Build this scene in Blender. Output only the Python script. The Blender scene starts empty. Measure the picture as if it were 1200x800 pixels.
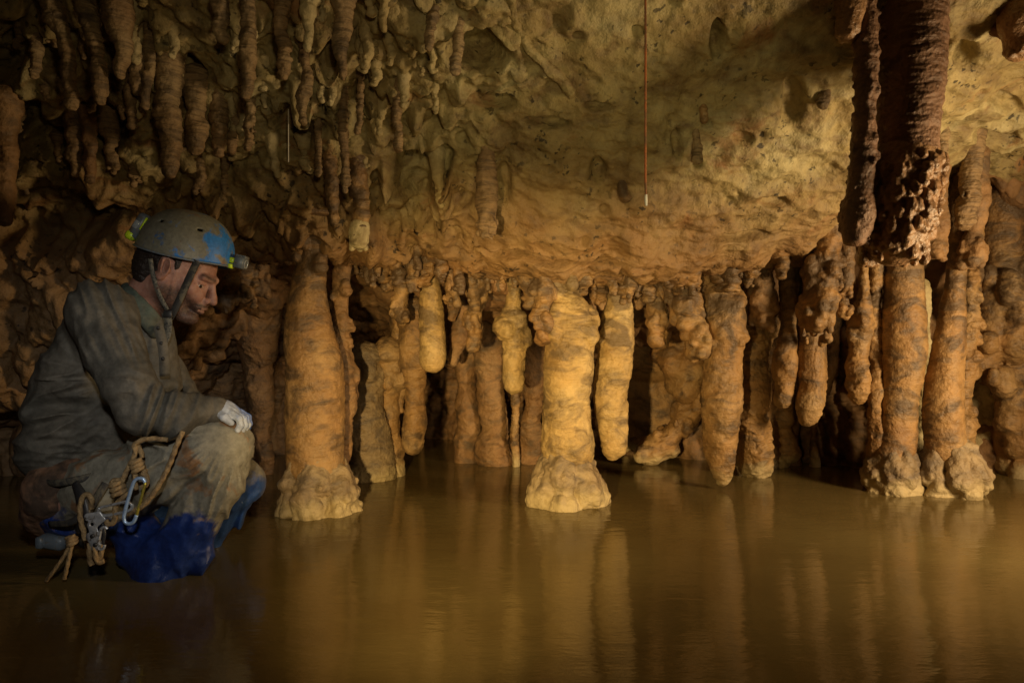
import bpy, math, random
import numpy as np
from mathutils import Vector, Matrix
random.seed(7)
F32 = np.float32
scene = bpy.context.scene
COL = scene.collection
CAM_H = 0.64
FPX = 800.0            # focal length in photo pixels (1200 wide)
def P(px, py, Y):      # a photo pixel and a distance -> a point in the cave
    return np.array([(px-600.0)/FPX*Y, Y, CAM_H-(py-400.0)/FPX*Y])

# ------------------------------------------------------------------ noise
from concurrent.futures import ThreadPoolExecutor
_pool = ThreadPoolExecutor(4)
_rng = np.random.default_rng(11)
_perm = _rng.permutation(512).astype(np.int32)
_g = _rng.normal(size=(512, 3)).astype(F32); _g /= np.linalg.norm(_g, axis=1, keepdims=True)
_gx, _gy, _gz = [np.ascontiguousarray(_g[:, i]) for i in range(3)]
_M = np.int32(511)
def _h(i, j, k):
    i = np.asarray(i).astype(np.int32); j = np.asarray(j).astype(np.int32); k = np.asarray(k).astype(np.int32)
    return _perm.take((_perm.take((_perm.take(i & _M)+j) & _M)+k) & _M)
def _noise1(p):
    fl = np.floor(p); i = fl.astype(np.int32); f = p-fl
    u = f*f*f*(f*(f*6-15)+10)
    X, Y, Z = f[:, 0], f[:, 1], f[:, 2]; ux, uy, uz = u[:, 0], u[:, 1], u[:, 2]
    ix, iy, iz = i[:, 0], i[:, 1], i[:, 2]
    X1, Y1, Z1 = X-1, Y-1, Z-1
    hx = (_perm.take(ix & _M), _perm.take((ix+1) & _M))
    r = []
    for a in (0, 1):
        for b in (0, 1):
            hxy = _perm.take((hx[a]+iy+b) & _M)+iz
            h0 = _perm.take(hxy & _M); h1 = _perm.take((hxy+1) & _M)
            xx = X1 if a else X; yy = Y1 if b else Y
            n0 = _gx.take(h0)*xx+_gy.take(h0)*yy+_gz.take(h0)*Z
            n1 = _gx.take(h1)*xx+_gy.take(h1)*yy+_gz.take(h1)*Z1
            r.append(n0+(n1-n0)*uz)
    y0 = r[0]+(r[1]-r[0])*uy; y1 = r[2]+(r[3]-r[2])*uy
    return (y0+(y1-y0)*ux)*F32(1.5)
def noise(p, seed=0.0):
    p = np.asarray(p, dtype=F32); sh = p.shape[:-1]
    p = p.reshape(-1, 3)+F32(seed*17.31)
    n = len(p); out = np.empty(n, F32); C = 16384
    if n <= C: return _noise1(p).reshape(sh)
    def job(a): out[a:a+C] = _noise1(p[a:a+C])
    list(_pool.map(job, range(0, n, C)))
    return out.reshape(sh)
def fbm(p, octv=4, seed=0.0, gain=0.5, ridged=False):
    a = 1.0; s = 0; q = np.asarray(p, dtype=F32); n = 0
    for o in range(octv):
        v = noise(q, seed+o*3.7)
        if ridged: v = 1-2*np.abs(v)
        s = s + v*a; n += a; a *= gain; q = q*2.03
    return s/n
_wtab = {}
def worley(p, seed=0):
    """distance to nearest jittered cell point (2 or 3 dims) and a random id of that cell"""
    p = np.asarray(p, dtype=F32); d = p.shape[-1]; sh = p.shape[:-1]; p = p.reshape(-1, d)
    tab = np.random.default_rng(100+seed).random((512, 4)).astype(F32); tc = [np.ascontiguousarray(tab[:, k]) for k in range(4)]
    n = len(p); best = np.full(n, 81.0, F32); idv = np.zeros(n, F32); C = 16384
    def job(a):
        q = p[a:a+C]; fl = np.floor(q); i = fl.astype(np.int32); f = q-fl
        bb = np.full(len(q), 81.0, F32); ii = np.zeros(len(q), F32)
        z5 = np.full(len(q), 5, np.int32)
        for ox in (-1, 0, 1):
            for oy in (-1, 0, 1):
                for oz in ((-1, 0, 1) if d == 3 else (0,)):
                    h = _h(i[:, 0]+ox, i[:, 1]+oy, i[:, 2]+oz if d == 3 else z5)
                    dd = (f[:, 0]-ox-tc[0].take(h))**2+(f[:, 1]-oy-tc[1].take(h))**2
                    if d == 3: dd = dd+(f[:, 2]-oz-tc[2].take(h))**2
                    m = dd < bb; bb = np.where(m, dd, bb); ii = np.where(m, tc[3].take(h), ii)
        best[a:a+C] = np.sqrt(bb); idv[a:a+C] = ii
    list(_pool.map(job, range(0, n, C)))
    return best.reshape(sh), idv.reshape(sh)
def sstep(a, b, x):
    t = np.clip((x-a)/(b-a), 0, 1); return t*t*(3-2*t)

# ------------------------------------------------------------------ implicit modelling + surface nets
class Blob:
    def __init__(s, k=0.01): s.pr = []; s.k = k; s.disp = []
    def cone(s, a, b, ra, rb, k=None, sy=1.0, sx=1.0, sub=False):
        s.pr.append(('c', np.array(a, F32), np.array(b, F32), ra, rb, s.k if k is None else k, sy, sx, sub)); return s
    def ball(s, a, r, k=None, sub=False):
        return s.cone(a, np.array(a)+np.array([0,0,1e-4]), r, r, k, 1, 1, sub)
    def ell(s, c, r, R=None, k=None, sub=False):
        s.pr.append(('e', np.array(c, F32), np.array(r, F32), np.eye(3) if R is None else np.array(R), None, s.k if k is None else k, 1, 1, sub)); return s
    def path(s, pts, rs, k=None, sy=1.0):
        for i in range(len(pts)-1): s.cone(pts[i], pts[i+1], rs[i], rs[i+1], k, sy)
        return s
    def bounds(s):
        lo = np.full(3, 1e9); hi = -lo
        for q in s.pr:
            if q[8]: continue
            l, h = s._bb(q, 0); lo = np.minimum(lo, l); hi = np.maximum(hi, h)
        return lo, hi
    def _bb(s, q, pad):
        if q[0] == 'c':
            r = max(q[3], q[4]); e = np.array([r*q[7], r*q[6], r])
            return np.minimum(q[1], q[2])-e-pad, np.maximum(q[1], q[2])+e+pad
        e = np.sqrt(((q[3]*q[2][None, :])**2).sum(1))
        return q[1]-e-pad, q[1]+e+pad
    def field(s, h, margin=0.02, zmin=None):
        lo, hi = s.bounds(); lo = lo-margin; hi = hi+margin
        if zmin is not None: lo[2] = max(lo[2], zmin)
        n = np.ceil((hi-lo)/h).astype(int)+1
        F = np.full(n, 0.08, dtype=F32)
        ax = [lo[i]+np.arange(n[i])*h for i in range(3)]
        for q in s.pr:
            k = q[5]; l, u = s._bb(q, k+0.03)
            a = np.clip(((l-lo)/h).astype(int), 0, n); b = np.clip(((u-lo)/h).astype(int)+2, 0, n)
            if (b <= a).any(): continue
            X = ax[0][a[0]:b[0]].astype(F32)[:, None, None]; Yy = ax[1][a[1]:b[1]].astype(F32)[None, :, None]; Z = ax[2][a[2]:b[2]].astype(F32)[None, None, :]
            if q[0] == 'c':
                A, B = q[1], q[2]; ba = B-A; L = float(ba@ba)+1e-12
                dx, dy, dz = X-A[0], Yy-A[1], Z-A[2]
                t = np.clip((dx*ba[0]+dy*ba[1]+dz*ba[2])/L, 0, 1)
                d = np.sqrt(((dx-t*ba[0])/q[7])**2+((dy-t*ba[1])/q[6])**2+(dz-t*ba[2])**2)-(q[3]+(q[4]-q[3])*t)
            else:
                R = q[3]; dx, dy, dz = X-q[1][0], Yy-q[1][1], Z-q[1][2]; r = q[2]
                u0 = (dx*R[0,0]+dy*R[1,0]+dz*R[2,0])/r[0]; u1 = (dx*R[0,1]+dy*R[1,1]+dz*R[2,1])/r[1]; u2 = (dx*R[0,2]+dy*R[1,2]+dz*R[2,2])/r[2]
                k0 = np.sqrt(u0*u0+u1*u1+u2*u2)+1e-9
                k1 = np.sqrt((u0/r[0])**2+(u1/r[1])**2+(u2/r[2])**2)+1e-9
                d = np.where(k0 < 0.3, (k0-1)*r.min(), k0*(k0-1)/k1)
            d = d.astype(F32)
            S = F[a[0]:b[0], a[1]:b[1], a[2]:b[2]]
            if q[8]:
                kk = max(k, 1e-4); hh = np.maximum(kk-np.abs(S+d), 0)/kk
                S[...] = np.maximum(S, -d)+hh*hh*kk*0.25
            else:
                kk = max(k, 1e-4); hh = np.maximum(kk-np.abs(S-d), 0)/kk
                S[...] = np.minimum(S, d)-hh*hh*kk*0.25
        for fn, band in s.disp:
            m = np.abs(F) < band
            idx = np.nonzero(m)
            pts = np.stack([ax[0][idx[0]], ax[1][idx[1]], ax[2][idx[2]]], -1)
            F[m] += fn(pts).astype(F32)
        return F, lo
    def mesh(s, h, margin=0.02, zmin=None, smooth=0):
        F, lo = s.field(h, margin, zmin)
        return surface_nets(F, lo, h, smooth)
def surface_nets(F, lo, h, smooth=0):
    F[0]=F[-1]=0.05; F[:,0]=F[:,-1]=0.05; F[:,:,0]=F[:,:,-1]=0.05
    ins = F < 0
    c = [ins[i:ins.shape[0]-1+i, j:ins.shape[1]-1+j, k:ins.shape[2]-1+k] for i in (0,1) for j in (0,1) for k in (0,1)]
    cnt = sum(x.astype(np.int8) for x in c)
    act = (cnt > 0) & (cnt < 8)
    ci = np.argwhere(act)
    vid = np.full(act.shape, -1, dtype=np.int64); vid[act] = np.arange(len(ci))
    i, j, k = ci[:,0], ci[:,1], ci[:,2]
    V = {}
    for a in (0,1):
        for b in (0,1):
            for d in (0,1): V[a,b,d] = F[i+a, j+b, k+d]
    acc = np.zeros((len(ci), 3)); num = np.zeros(len(ci))
    E = []
    for a in (0,1):
        for b in (0,1):
            E += [((0,a,b),(1,a,b)), ((a,0,b),(a,1,b)), ((a,b,0),(a,b,1))]
    for p, q in E:
        f0, f1 = V[p], V[q]; m = (f0 < 0) != (f1 < 0)
        t = np.where(m, f0/np.where(m, f0-f1, 1), 0)
        P0 = np.array(p, float); P1 = np.array(q, float)
        pos = P0[None]+(P1-P0)[None]*t[:, None]
        acc += pos*m[:, None]; num += m
    v = (ci+acc/num[:, None])*h+lo
    quads = []
    for axn in range(3):
        s0 = [slice(None)]*3; s1 = [slice(None)]*3
        s0[axn] = slice(0, -1); s1[axn] = slice(1, None)
        A, B = ins[tuple(s0)], ins[tuple(s1)]
        e = np.argwhere(A != B); 
        if not len(e): continue
        o1, o2 = [x for x in range(3) if x != axn]
        ok = (e[:, o1] > 0) & (e[:, o2] > 0) & (e[:, o1] < ins.shape[o1]-1) & (e[:, o2] < ins.shape[o2]-1)
        e = e[ok]; flip = A[tuple(e.T)]
        def cell(d1, d2):
            q = e.copy(); q[:, o1] -= d1; q[:, o2] -= d2; return vid[tuple(q.T)]
        Q = np.stack([cell(1,1), cell(0,1), cell(0,0), cell(1,0)], 1)
        if axn == 1: flip = ~flip
        Q = np.where(flip[:, None], Q, Q[:, ::-1])
        quads.append(Q)
    q = np.concatenate(quads)
    q = q[(q >= 0).all(1)]
    for _ in range(smooth):
        S = np.zeros_like(v); N = np.zeros(len(v))
        for a, b in ((0,1),(1,2),(2,3),(3,0)):
            for x, y in ((a,b),(b,a)):
                for d in range(3): S[:, d] += np.bincount(q[:, x], v[q[:, y], d], len(v))
                N += np.bincount(q[:, x], minlength=len(v))
        v = v*0.5+0.5*S/np.maximum(N, 1)[:, None]
    return v, q
def mesh_ob(name, v, q, mat, parent=None, origin=None, smooth=True):
    v = np.asarray(v, float)
    if origin is None:
        origin = np.array([0,0,0.0]) if parent is not None else np.array([(v[:,0].min()+v[:,0].max())/2, (v[:,1].min()+v[:,1].max())/2, v[:,2].min()])
    if parent is not None: origin = np.array(parent.location)
    me = bpy.data.meshes.new(name)
    n = len(v); f = q.shape[1]
    me.vertices.add(n); me.vertices.foreach_set('co', (v-origin).astype(F32).ravel())
    me.loops.add(q.size); me.loops.foreach_set('vertex_index', q.astype(np.int32).ravel())
    me.polygons.add(len(q)); me.polygons.foreach_set('loop_start', (np.arange(len(q))*f).astype(np.int32))
    me.polygons.foreach_set('loop_total', np.full(len(q), f, np.int32))
    me.polygons.foreach_set('use_smooth', np.full(len(q), smooth, bool))
    me.update(calc_edges=True); me.validate()
    me.materials.append(mat)
    o = bpy.data.objects.new(name, me); COL.objects.link(o)
    if parent is not None: o.parent = parent
    else: o.location = origin
    return o
def sub_of(o, parent):      # third level: parent is itself a child of a thing, its own location is zero
    o.parent = parent; return o
def empty(name, loc):
    o = bpy.data.objects.new(name, None); COL.objects.link(o); o.location = loc; o.empty_display_size = 0.05
    return o
def tag(o, label=None, cat=None, group=None, kind=None):
    if label: o['label'] = label
    if cat: o['category'] = cat
    if group: o['group'] = group
    if kind: o['kind'] = kind
    return o
def smooth_path(pts, n=8):
    pts = np.array(pts, float); out = []
    pp = np.vstack([2*pts[0]-pts[1], pts, 2*pts[-1]-pts[-2]])
    for i in range(1, len(pp)-2):
        for t in np.linspace(0, 1, n, endpoint=False):
            a, b, c, d = pp[i-1:i+3]
            out.append(0.5*((2*b)+(-a+c)*t+(2*a-5*b+4*c-d)*t*t+(-a+3*b-3*c+d)*t**3))
    out.append(pts[-1]); return np.array(out)
def tube(pts, r, seg=10, twist=0.0, lobes=0, closed=False, squash=None, n=8):
    """swept tube; lobes/twist give laid rope strands"""
    c = smooth_path(np.vstack([pts, pts[:1]]) if closed else pts, n)
    if closed: c = c[:-1]
    m = len(c); r = np.broadcast_to(np.asarray(r, float), (m,)) if np.ndim(r) == 0 else np.interp(np.linspace(0,1,m), np.linspace(0,1,len(r)), r)
    T = np.roll(c, -1, 0)-np.roll(c, 1, 0) if closed else np.gradient(c, axis=0)
    T /= np.linalg.norm(T, axis=1, keepdims=True)+1e-12
    nrm = np.cross(T[0], [0.3, 1, 0.2]); nrm /= np.linalg.norm(nrm)
    V = []; L = 0
    for i in range(m):
        if i: L += np.linalg.norm(c[i]-c[i-1])
        nrm = nrm-T[i]*(nrm@T[i]); nrm /= np.linalg.norm(nrm)
        bi = np.cross(T[i], nrm)
        for s in range(seg):
            a = 2*math.pi*s/seg; rr = r[i]
            if lobes: rr = rr*(1+0.16*math.cos(lobes*a+twist*L))
            x, y = math.cos(a)*rr, math.sin(a)*rr
            if squash: x *= squash[0]; y *= squash[1]
            V.append(c[i]+nrm*x+bi*y)
    Q = []
    for i in range(m if closed else m-1):
        for s in range(seg):
            a = i*seg+s; b = i*seg+(s+1) % seg; j = (i+1) % m
            Q.append((a, b, j*seg+(s+1) % seg, j*seg+s))
    V = list(V)
    if not closed:
        for i, e in ((0, 0), (m-1, 1)):
            ce = len(V); V.append(c[i])
            for s in range(0, seg, 2):
                a, b, d = i*seg+s, i*seg+(s+1) % seg, i*seg+(s+2) % seg
                Q.append((ce, d, b, a) if e == 0 else (ce, a, b, d))
    return np.array(V), np.array(Q)
def join(parts):
    V = []; Q = []; n = 0
    for v, q in parts:
        V.append(v); Q.append(np.asarray(q)+n); n += len(v)
    return np.vstack(V), np.vstack(Q)
def rbox(c, ax, half, bev=0.15):
    """bevelled box: centre, 3x3 axes rows, half sizes"""
    c = np.array(c, float); ax = np.array(ax, float); half = np.array(half, float); b = min(half)*bev*2
    V = []; idx = {}
    for sx in (-1,1):
        for sy in (-1,1):
            for sz in (-1,1):
                s = np.array([sx,sy,sz])
                for d in range(3):
                    l = half-b; l[d] = half[d]
                    idx[(sx,sy,sz,d)] = len(V); V.append(c+(s*l)@ax)
    Q = []
    for d in range(3):
        e, f = [(1,2),(2,0),(0,1)][d]
        for s in (-1,1):
            def k(a, b2):
                t = [0,0,0]; t[d] = s; t[e] = a; t[f] = b2; return idx[(*t, d)]
            q = [k(-1,-1), k(1,-1), k(1,1), k(-1,1)]
            Q.append(q if s > 0 else q[::-1])
    # edge bevels
    for d in range(3):
        e, f = [(1,2),(2,0),(0,1)][d]
        for a in (-1,1):
            for b2 in (-1,1):
                def k(s, w):
                    t = [0,0,0]; t[d] = s; t[e] = a; t[f] = b2; return idx[(*t, w)]
                q = [k(-1,e), k(1,e), k(1,f), k(-1,f)]
                Q.append(q if a*b2 < 0 else q[::-1])
    for sx in (-1,1):
        for sy in (-1,1):
            for sz in (-1,1):
                a, b2, d2 = idx[(sx,sy,sz,0)], idx[(sx,sy,sz,1)], idx[(sx,sy,sz,2)]
                m = len(V); V.append((V[a]+V[b2])/2)
                Q.append((a, m, b2, d2) if sx*sy*sz > 0 else (d2, b2, m, a))
    return np.array(V), np.array(Q)
# ------------------------------------------------------------------ materials
class NT:
    def __init__(s, name):
        s.m = bpy.data.materials.new(name); s.m.use_nodes = True
        s.t = s.m.node_tree; s.t.nodes.clear()
        s.out = s.n('ShaderNodeOutputMaterial'); s.b = s.n('ShaderNodeBsdfPrincipled')
        s.l(s.b.outputs[0], s.out.inputs[0])
    def n(s, k, **kw):
        x = s.t.nodes.new(k)
        for a, v in kw.items(): setattr(x, a, v)
        return x
    def l(s, a, b): s.t.links.new(a, b)
    def val(s, sock, v):
        if hasattr(v, 'is_output') or isinstance(v, bpy.types.NodeSocket): s.l(v, sock)
        else: sock.default_value = v
    def pos(s, scale=(1,1,1), rand=True):
        g = s.n('ShaderNodeNewGeometry'); mp = s.n('ShaderNodeMapping'); mp.inputs['Scale'].default_value = scale
        s.l(g.outputs['Position'], mp.inputs['Vector']); 
        return mp.outputs[0]
    def noise(s, vec, sc, det=4, rough=0.55, dist=0.0):
        x = s.n('ShaderNodeTexNoise'); x.inputs['Scale'].default_value = sc; x.inputs['Detail'].default_value = det
        x.inputs['Roughness'].default_value = rough; x.inputs['Distortion'].default_value = dist
        s.l(vec, x.inputs['Vector']); return x.outputs['Fac']
    def vor(s, vec, sc, feat='F1', rand=1.0):
        x = s.n('ShaderNodeTexVoronoi'); x.feature = feat; x.inputs['Scale'].default_value = sc; x.inputs['Randomness'].default_value = rand
        s.l(vec, x.inputs['Vector']); return x.outputs['Distance']
    def ramp(s, f, stops, mode='LINEAR'):
        x = s.n('ShaderNodeValToRGB'); x.color_ramp.interpolation = mode
        e = x.color_ramp.elements
        while len(e) < len(stops): e.new(0.5)
        for i, (p, c) in enumerate(stops):
            e[i].position = p; e[i].color = (*c, 1) if not np.isscalar(c) else (c, c, c, 1)
        s.l(f, x.inputs[0]); return x.outputs[0]
    def mix(s, f, a, b, mode='MIX'):
        x = s.n('ShaderNodeMix', data_type='RGBA', blend_type=mode)
        s.val(x.inputs[0], f)
        s.val(x.inputs[6], (*a, 1) if isinstance(a, tuple) and len(a) == 3 else a)
        s.val(x.inputs[7], (*b, 1) if isinstance(b, tuple) and len(b) == 3 else b)
        return x.outputs[2]
    def math(s, op, a, b=0.0, c=None, clamp=False):
        x = s.n('ShaderNodeMath', operation=op); x.use_clamp = clamp
        s.val(x.inputs[0], a); s.val(x.inputs[1], b)
        if c is not None: s.val(x.inputs[2], c)
        return x.outputs[0]
    def bump(s, h, dist, strength=1.0, prev=None):
        x = s.n('ShaderNodeBump'); x.inputs['Distance'].default_value = dist; x.inputs['Strength'].default_value = strength
        s.l(h, x.inputs['Height'])
        if prev is not None: s.l(prev, x.inputs['Normal'])
        return x.outputs[0]
    def sepz(s, vec):
        x = s.n('ShaderNodeSeparateXYZ'); s.l(vec, x.inputs[0]); return x.outputs
    def fin(s, col, rough=0.6, nrm=None, spec=0.5, metal=0.0, **kw):
        s.val(s.b.inputs['Base Color'], (*col, 1) if isinstance(col, tuple) else col)
        s.val(s.b.inputs['Roughness'], rough); s.val(s.b.inputs['Metallic'], metal)
        s.val(s.b.inputs['Specular IOR Level'], spec)
        for k, v in kw.items(): s.val(s.b.inputs[k.replace('_', ' ')], v)
        if nrm is not None: s.l(nrm, s.b.inputs['Normal'])
        return s.m

def stone(name, cols, mud=(0.085,0.065,0.045), mudlo=0.52, mudhi=0.62, ring=0.0, knob=0.0, rough=0.62, tip=None, crack=0.0, specks=0.0, spec=0.35, bs=1.0, stain=None, ringcol=0.0, film=0.0, low=None, midb=0.75, wet=0):
    """cols: three calcite tones; mud: clay film lying in patches; ring: growth bands round a drip; knob: coral grain"""
    t = NT(name); p = t.pos()
    n1 = t.noise(p, 3.2, 5, 0.6, 0.4); n2 = t.noise(p, 17, 6, 0.62)
    c = t.ramp(n1, [(0.33, cols[0]), (0.5, cols[1]), (0.68, cols[2])])
    v = t.ramp(n2, [(0.3, 0.62), (0.5, 1.0), (0.72, 1.25)])
    c = t.mix(1.0, c, v, 'MULTIPLY')
    if stain:
        ns = t.noise(t.pos((1,1,2.2)), 2.4, 5, 0.65, 0.8); c = t.mix(t.ramp(ns, [(stain[1], 0.0), (stain[1]+0.13, 1.0)]), c, stain[0])
    nrm = None
    if ring > 0:
        q = t.pos((1,1,9.0)); rn = t.noise(q, 11, 4, 0.6, 0.5)
        if ringcol: c = t.mix(t.ramp(rn, [(0.5, 0.0), (0.6, ringcol)]), c, mud)
    mq = t.noise(t.pos((1,1,1.7)), 7.5, 6, 0.62, 0.9)
    if film:      # clay film left on the upper shafts by floods
        zz = t.sepz(t.pos())[2]; mq = t.math('ADD', mq, t.math('MULTIPLY', t.ramp(zz, [(0.55, 0.0), (0.92, 1.0)]), film))
    if low:
        zz = t.math('ADD', t.sepz(t.pos())[2], t.math('MULTIPLY', t.noise(p, 4, 4), 0.35)); c = t.mix(t.ramp(t.math('SUBTRACT', zz, 0.6), [(0.55, 0.85), (0.85, 0.0)]), c, low)
    mm = t.ramp(mq, [(mudlo-0.03, 0.0), (mudhi+0.05, 0.85)])
    c = t.mix(mm, c, mud)
    if specks > 0:
        sp = t.noise(p, 42, 3, 0.5, 0.2); big = t.noise(p, 6, 2)
        c = t.mix(t.math('MULTIPLY', t.ramp(sp, [(0.60, 0.0), (0.66, specks)]), t.ramp(big, [(0.42, 0.1), (0.6, 1.0)])), c, (0.02,0.015,0.01))
    if wet:       # washed clean and pale just above the pool
        zz = t.math('ADD', t.sepz(p)[2], t.math('MULTIPLY', t.math('SUBTRACT', t.noise(p, 16, 4), 0.5), 0.12))
        c = t.mix(t.ramp(zz, [(0.03, 0.9*wet), (0.085, 0.0)]), c, (0.50,0.40,0.22))
    fine = t.noise(p, 120*bs, 5, 0.6)
    mid = t.noise(p, 34*bs, 5, 0.6)
    nrm = t.bump(mid, 0.012, midb); nrm = t.bump(fine, 0.0035, 0.7, nrm)
    if ring > 0: nrm = t.bump(rn, 0.012*ring, 0.8, nrm)
    if knob > 0: nrm = t.bump(t.vor(p, 95), 0.006*knob, 0.9, nrm) if knob else nrm
    if crack > 0: nrm = t.bump(t.ramp(t.vor(p, 22, 'DISTANCE_TO_EDGE'), [(0.0, 0.0), (0.08, 1.0)]), 0.004, crack, nrm)
    r = t.ramp(n2, [(0.3, rough-0.15), (0.7, rough+0.12)])
    return t.fin(c, r, nrm, spec)

M = {}
M['ceiling'] = stone('ceiling_limestone', [(0.23,0.165,0.07), (0.34,0.27,0.125), (0.43,0.375,0.205)], mud=(0.14,0.085,0.04), mudlo=0.51, mudhi=0.66, specks=0.85, stain=((0.28,0.13,0.05), 0.58), rough=0.6, low=(0.26,0.14,0.055), midb=0.9)
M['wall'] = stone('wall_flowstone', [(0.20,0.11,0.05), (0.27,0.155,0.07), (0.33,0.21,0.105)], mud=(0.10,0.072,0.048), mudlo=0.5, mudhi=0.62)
M['gold'] = stone('golden_calcite', [(0.38,0.24,0.09), (0.47,0.32,0.13), (0.54,0.40,0.19)], mud=(0.13,0.09,0.05), mudlo=0.52, mudhi=0.60, ring=0.35, film=0.12, wet=1, rough=0.5, spec=.45, midb=.8)
M['tan'] = stone('tan_calcite', [(0.27,0.145,0.055), (0.34,0.20,0.08), (0.40,0.265,0.125)], mud=(0.085,0.058,0.038), mudlo=0.51, mudhi=0.60, ring=0.3, film=0.11, wet=1, rough=0.5, spec=.45, midb=.8)
M['brown'] = stone('brown_ringed_calcite', [(0.21,0.13,0.065), (0.28,0.19,0.10), (0.34,0.25,0.14)], mud=(0.06,0.043,0.03), mudlo=0.55, mudhi=0.66, ring=0.55, ringcol=0.5)
M['dark'] = stone('dark_coral_calcite', [(0.13,0.07,0.042), (0.18,0.10,0.06), (0.24,0.14,0.085)], mud=(0.05,0.03,0.022), mudlo=0.55, mudhi=0.66, ring=0.2, knob=0.35, rough=0.55)
M['coral'] = stone('coral_knob_calcite', [(0.18,0.095,0.045), (0.26,0.145,0.07), (0.34,0.20,0.10)], mud=(0.10,0.05,0.03), mudlo=0.58, mudhi=0.7, knob=0.4, rough=0.4, spec=0.55)
M['foot'] = stone('muddy_foot_stone', [(0.22,0.15,0.08), (0.31,0.23,0.135), (0.40,0.31,0.19)], mud=(0.14,0.11,0.085), mudlo=0.49, mudhi=0.58, crack=0.25, rough=0.5, wet=1)
M['pale'] = stone('pale_calcite', [(0.36,0.27,0.12), (0.44,0.36,0.19), (0.52,0.45,0.27)], mud=(0.17,0.12,0.06), mudlo=0.56, mudhi=0.7)

def make_water():
    t = NT('muddy_cave_water'); p = t.pos()
    a = t.noise(t.pos((1.0, 2.6, 1)), 7, 3, 0.5, 0.3); b = t.noise(t.pos((1.0, 3.4, 1)), 34, 3, 0.5)
    n = t.bump(a, 0.010, 0.15); n = t.bump(b, 0.0022, 0.16, n)
    c = t.ramp(t.noise(p, 1.4, 3), [(0.35, (0.135,0.095,0.035)), (0.65, (0.18,0.135,0.052))])
    return t.fin(c, 0.075, n, 0.5, IOR=1.34)
M['water'] = make_water()
def cloth(name, base, mud, lo, hi, zgrad=None, rough=0.85, weave=900, mud2=None):
    t = NT(name); p = t.pos()
    n = t.noise(p, 7, 6, 0.62, 0.2)
    f = n
    if zgrad:      # the mud that soaked in stops at a tide mark
        z = t.sepz(p)[2]; f = t.math('ADD', n, t.math('MULTIPLY', t.math('SUBTRACT', z, zgrad[0]), zgrad[1]))
    mask = t.ramp(f, [(lo, 0.0), (hi, 1.0)])
    c = t.mix(mask, base, mud)
    if mud2: c = t.mix(t.math('MULTIPLY', mask, t.ramp(t.noise(p, 9, 4, 0.6, 0.6), [(0.55, 0.0), (0.62, 0.85)])), c, mud2)
    c = t.mix(1.0, c, t.ramp(t.noise(p, 45, 6, 0.7), [(0.3, 0.65), (0.7, 1.3)]), 'MULTIPLY')
    nr = t.bump(t.noise(p, 26, 3, 0.5, 1.2), 0.008, 0.35); nr = t.bump(t.noise(p, 80, 4, 0.6, 0.8), 0.003, 0.35, nr); nr = t.bump(t.noise(t.pos((1,1,1)), weave, 2), 0.0008, 0.5, nr)
    r = rough if not zgrad else t.ramp(mask, [(0.0, 0.32), (1.0, rough)])
    return t.fin(c, r, nr, 0.35)
M['jacket'] = cloth('muddy_overall_cloth', (0.092,0.086,0.070), (0.155,0.138,0.108), 0.42, 0.66, rough=0.7)
M['collar'] = cloth('green_grey_collar_cloth', (0.07,0.10,0.085), (0.13,0.12,0.09), 0.45, 0.66)
M['trousers'] = cloth('muddy_blue_trouser_cloth', (0.018,0.042,0.19), (0.24,0.225,0.175), 0.46, 0.56, zgrad=(0.150, 3.2), mud2=(0.27,0.14,0.06), rough=0.7)
M['trousers_far'] = cloth('wet_blue_trouser_cloth', (0.03,0.075,0.23), (0.22,0.20,0.15), 0.50, 0.62, zgrad=(0.245, 1.6))
M['seat'] = cloth('clay_smeared_seat_cloth', (0.07,0.045,0.03), (0.28,0.15,0.085), 0.42, 0.56)
M['glove'] = cloth('blue_white_glove_cloth', (0.10,0.20,0.58), (0.45,0.50,0.60), 0.50, 0.60)
def simple(name, col, rough=0.5, metal=0.0, var=0.25, sc=60, bump=0.001, spec=0.5, dirt=None):
    t = NT(name); p = t.pos(); n = t.noise(p, sc, 5, 0.6)
    c = t.mix(1.0, col, t.ramp(n, [(0.3, 1-var), (0.7, 1+var)]), 'MULTIPLY')
    if dirt: c = t.mix(t.ramp(t.noise(p, dirt[1], 5, 0.65, 0.5), [(dirt[2], 0.0), (dirt[3], 1.0)]), c, dirt[0])
    return t.fin(c, rough, t.bump(n, bump, 0.6), spec, metal)
M['hair'] = simple('dark_brown_hair', (0.018,0.011,0.008), 0.55, sc=300, var=0.5, bump=0.004)
M['rope'] = simple('tan_rope_fibre', (0.33,0.22,0.10), 0.8, sc=220, var=0.35, bump=0.0015, dirt=((0.16,0.10,0.05), 30, 0.5, 0.65))
M['metal'] = simple('scuffed_steel', (0.62,0.64,0.66), 0.38, 0.6, sc=90, dirt=((0.20,0.16,0.12), 60, 0.52, 0.62))
M['bluemetal'] = simple('blue_anodised_alloy', (0.42,0.60,0.90), 0.32, 0.45, sc=90)
M['yellow'] = simple('yellow_anodised_alloy', (0.75,0.62,0.10), 0.35, 0.7, sc=90)
M['strap'] = simple('dark_webbing', (0.045,0.042,0.038), 0.8, sc=400, bump=0.002, dirt=((0.14,0.12,0.08), 35, 0.5, 0.62))
M['webbing'] = simple('muddy_speckled_webbing', (0.15,0.14,0.11), 0.8, sc=380, bump=0.002, dirt=((0.05,0.05,0.045), 160, 0.5, 0.56))
M['black'] = simple('black_plastic', (0.025,0.025,0.027), 0.45)
M['neon'] = simple('fluorescent_yellow_plastic', (0.62,0.85,0.03), 0.3, var=0.1, dirt=((0.14,0.13,0.05), 70, 0.58, 0.66))
M['grey'] = simple('grey_plastic', (0.13,0.16,0.19), 0.4, dirt=((0.13,0.11,0.08), 60, 0.5, 0.65))
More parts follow.
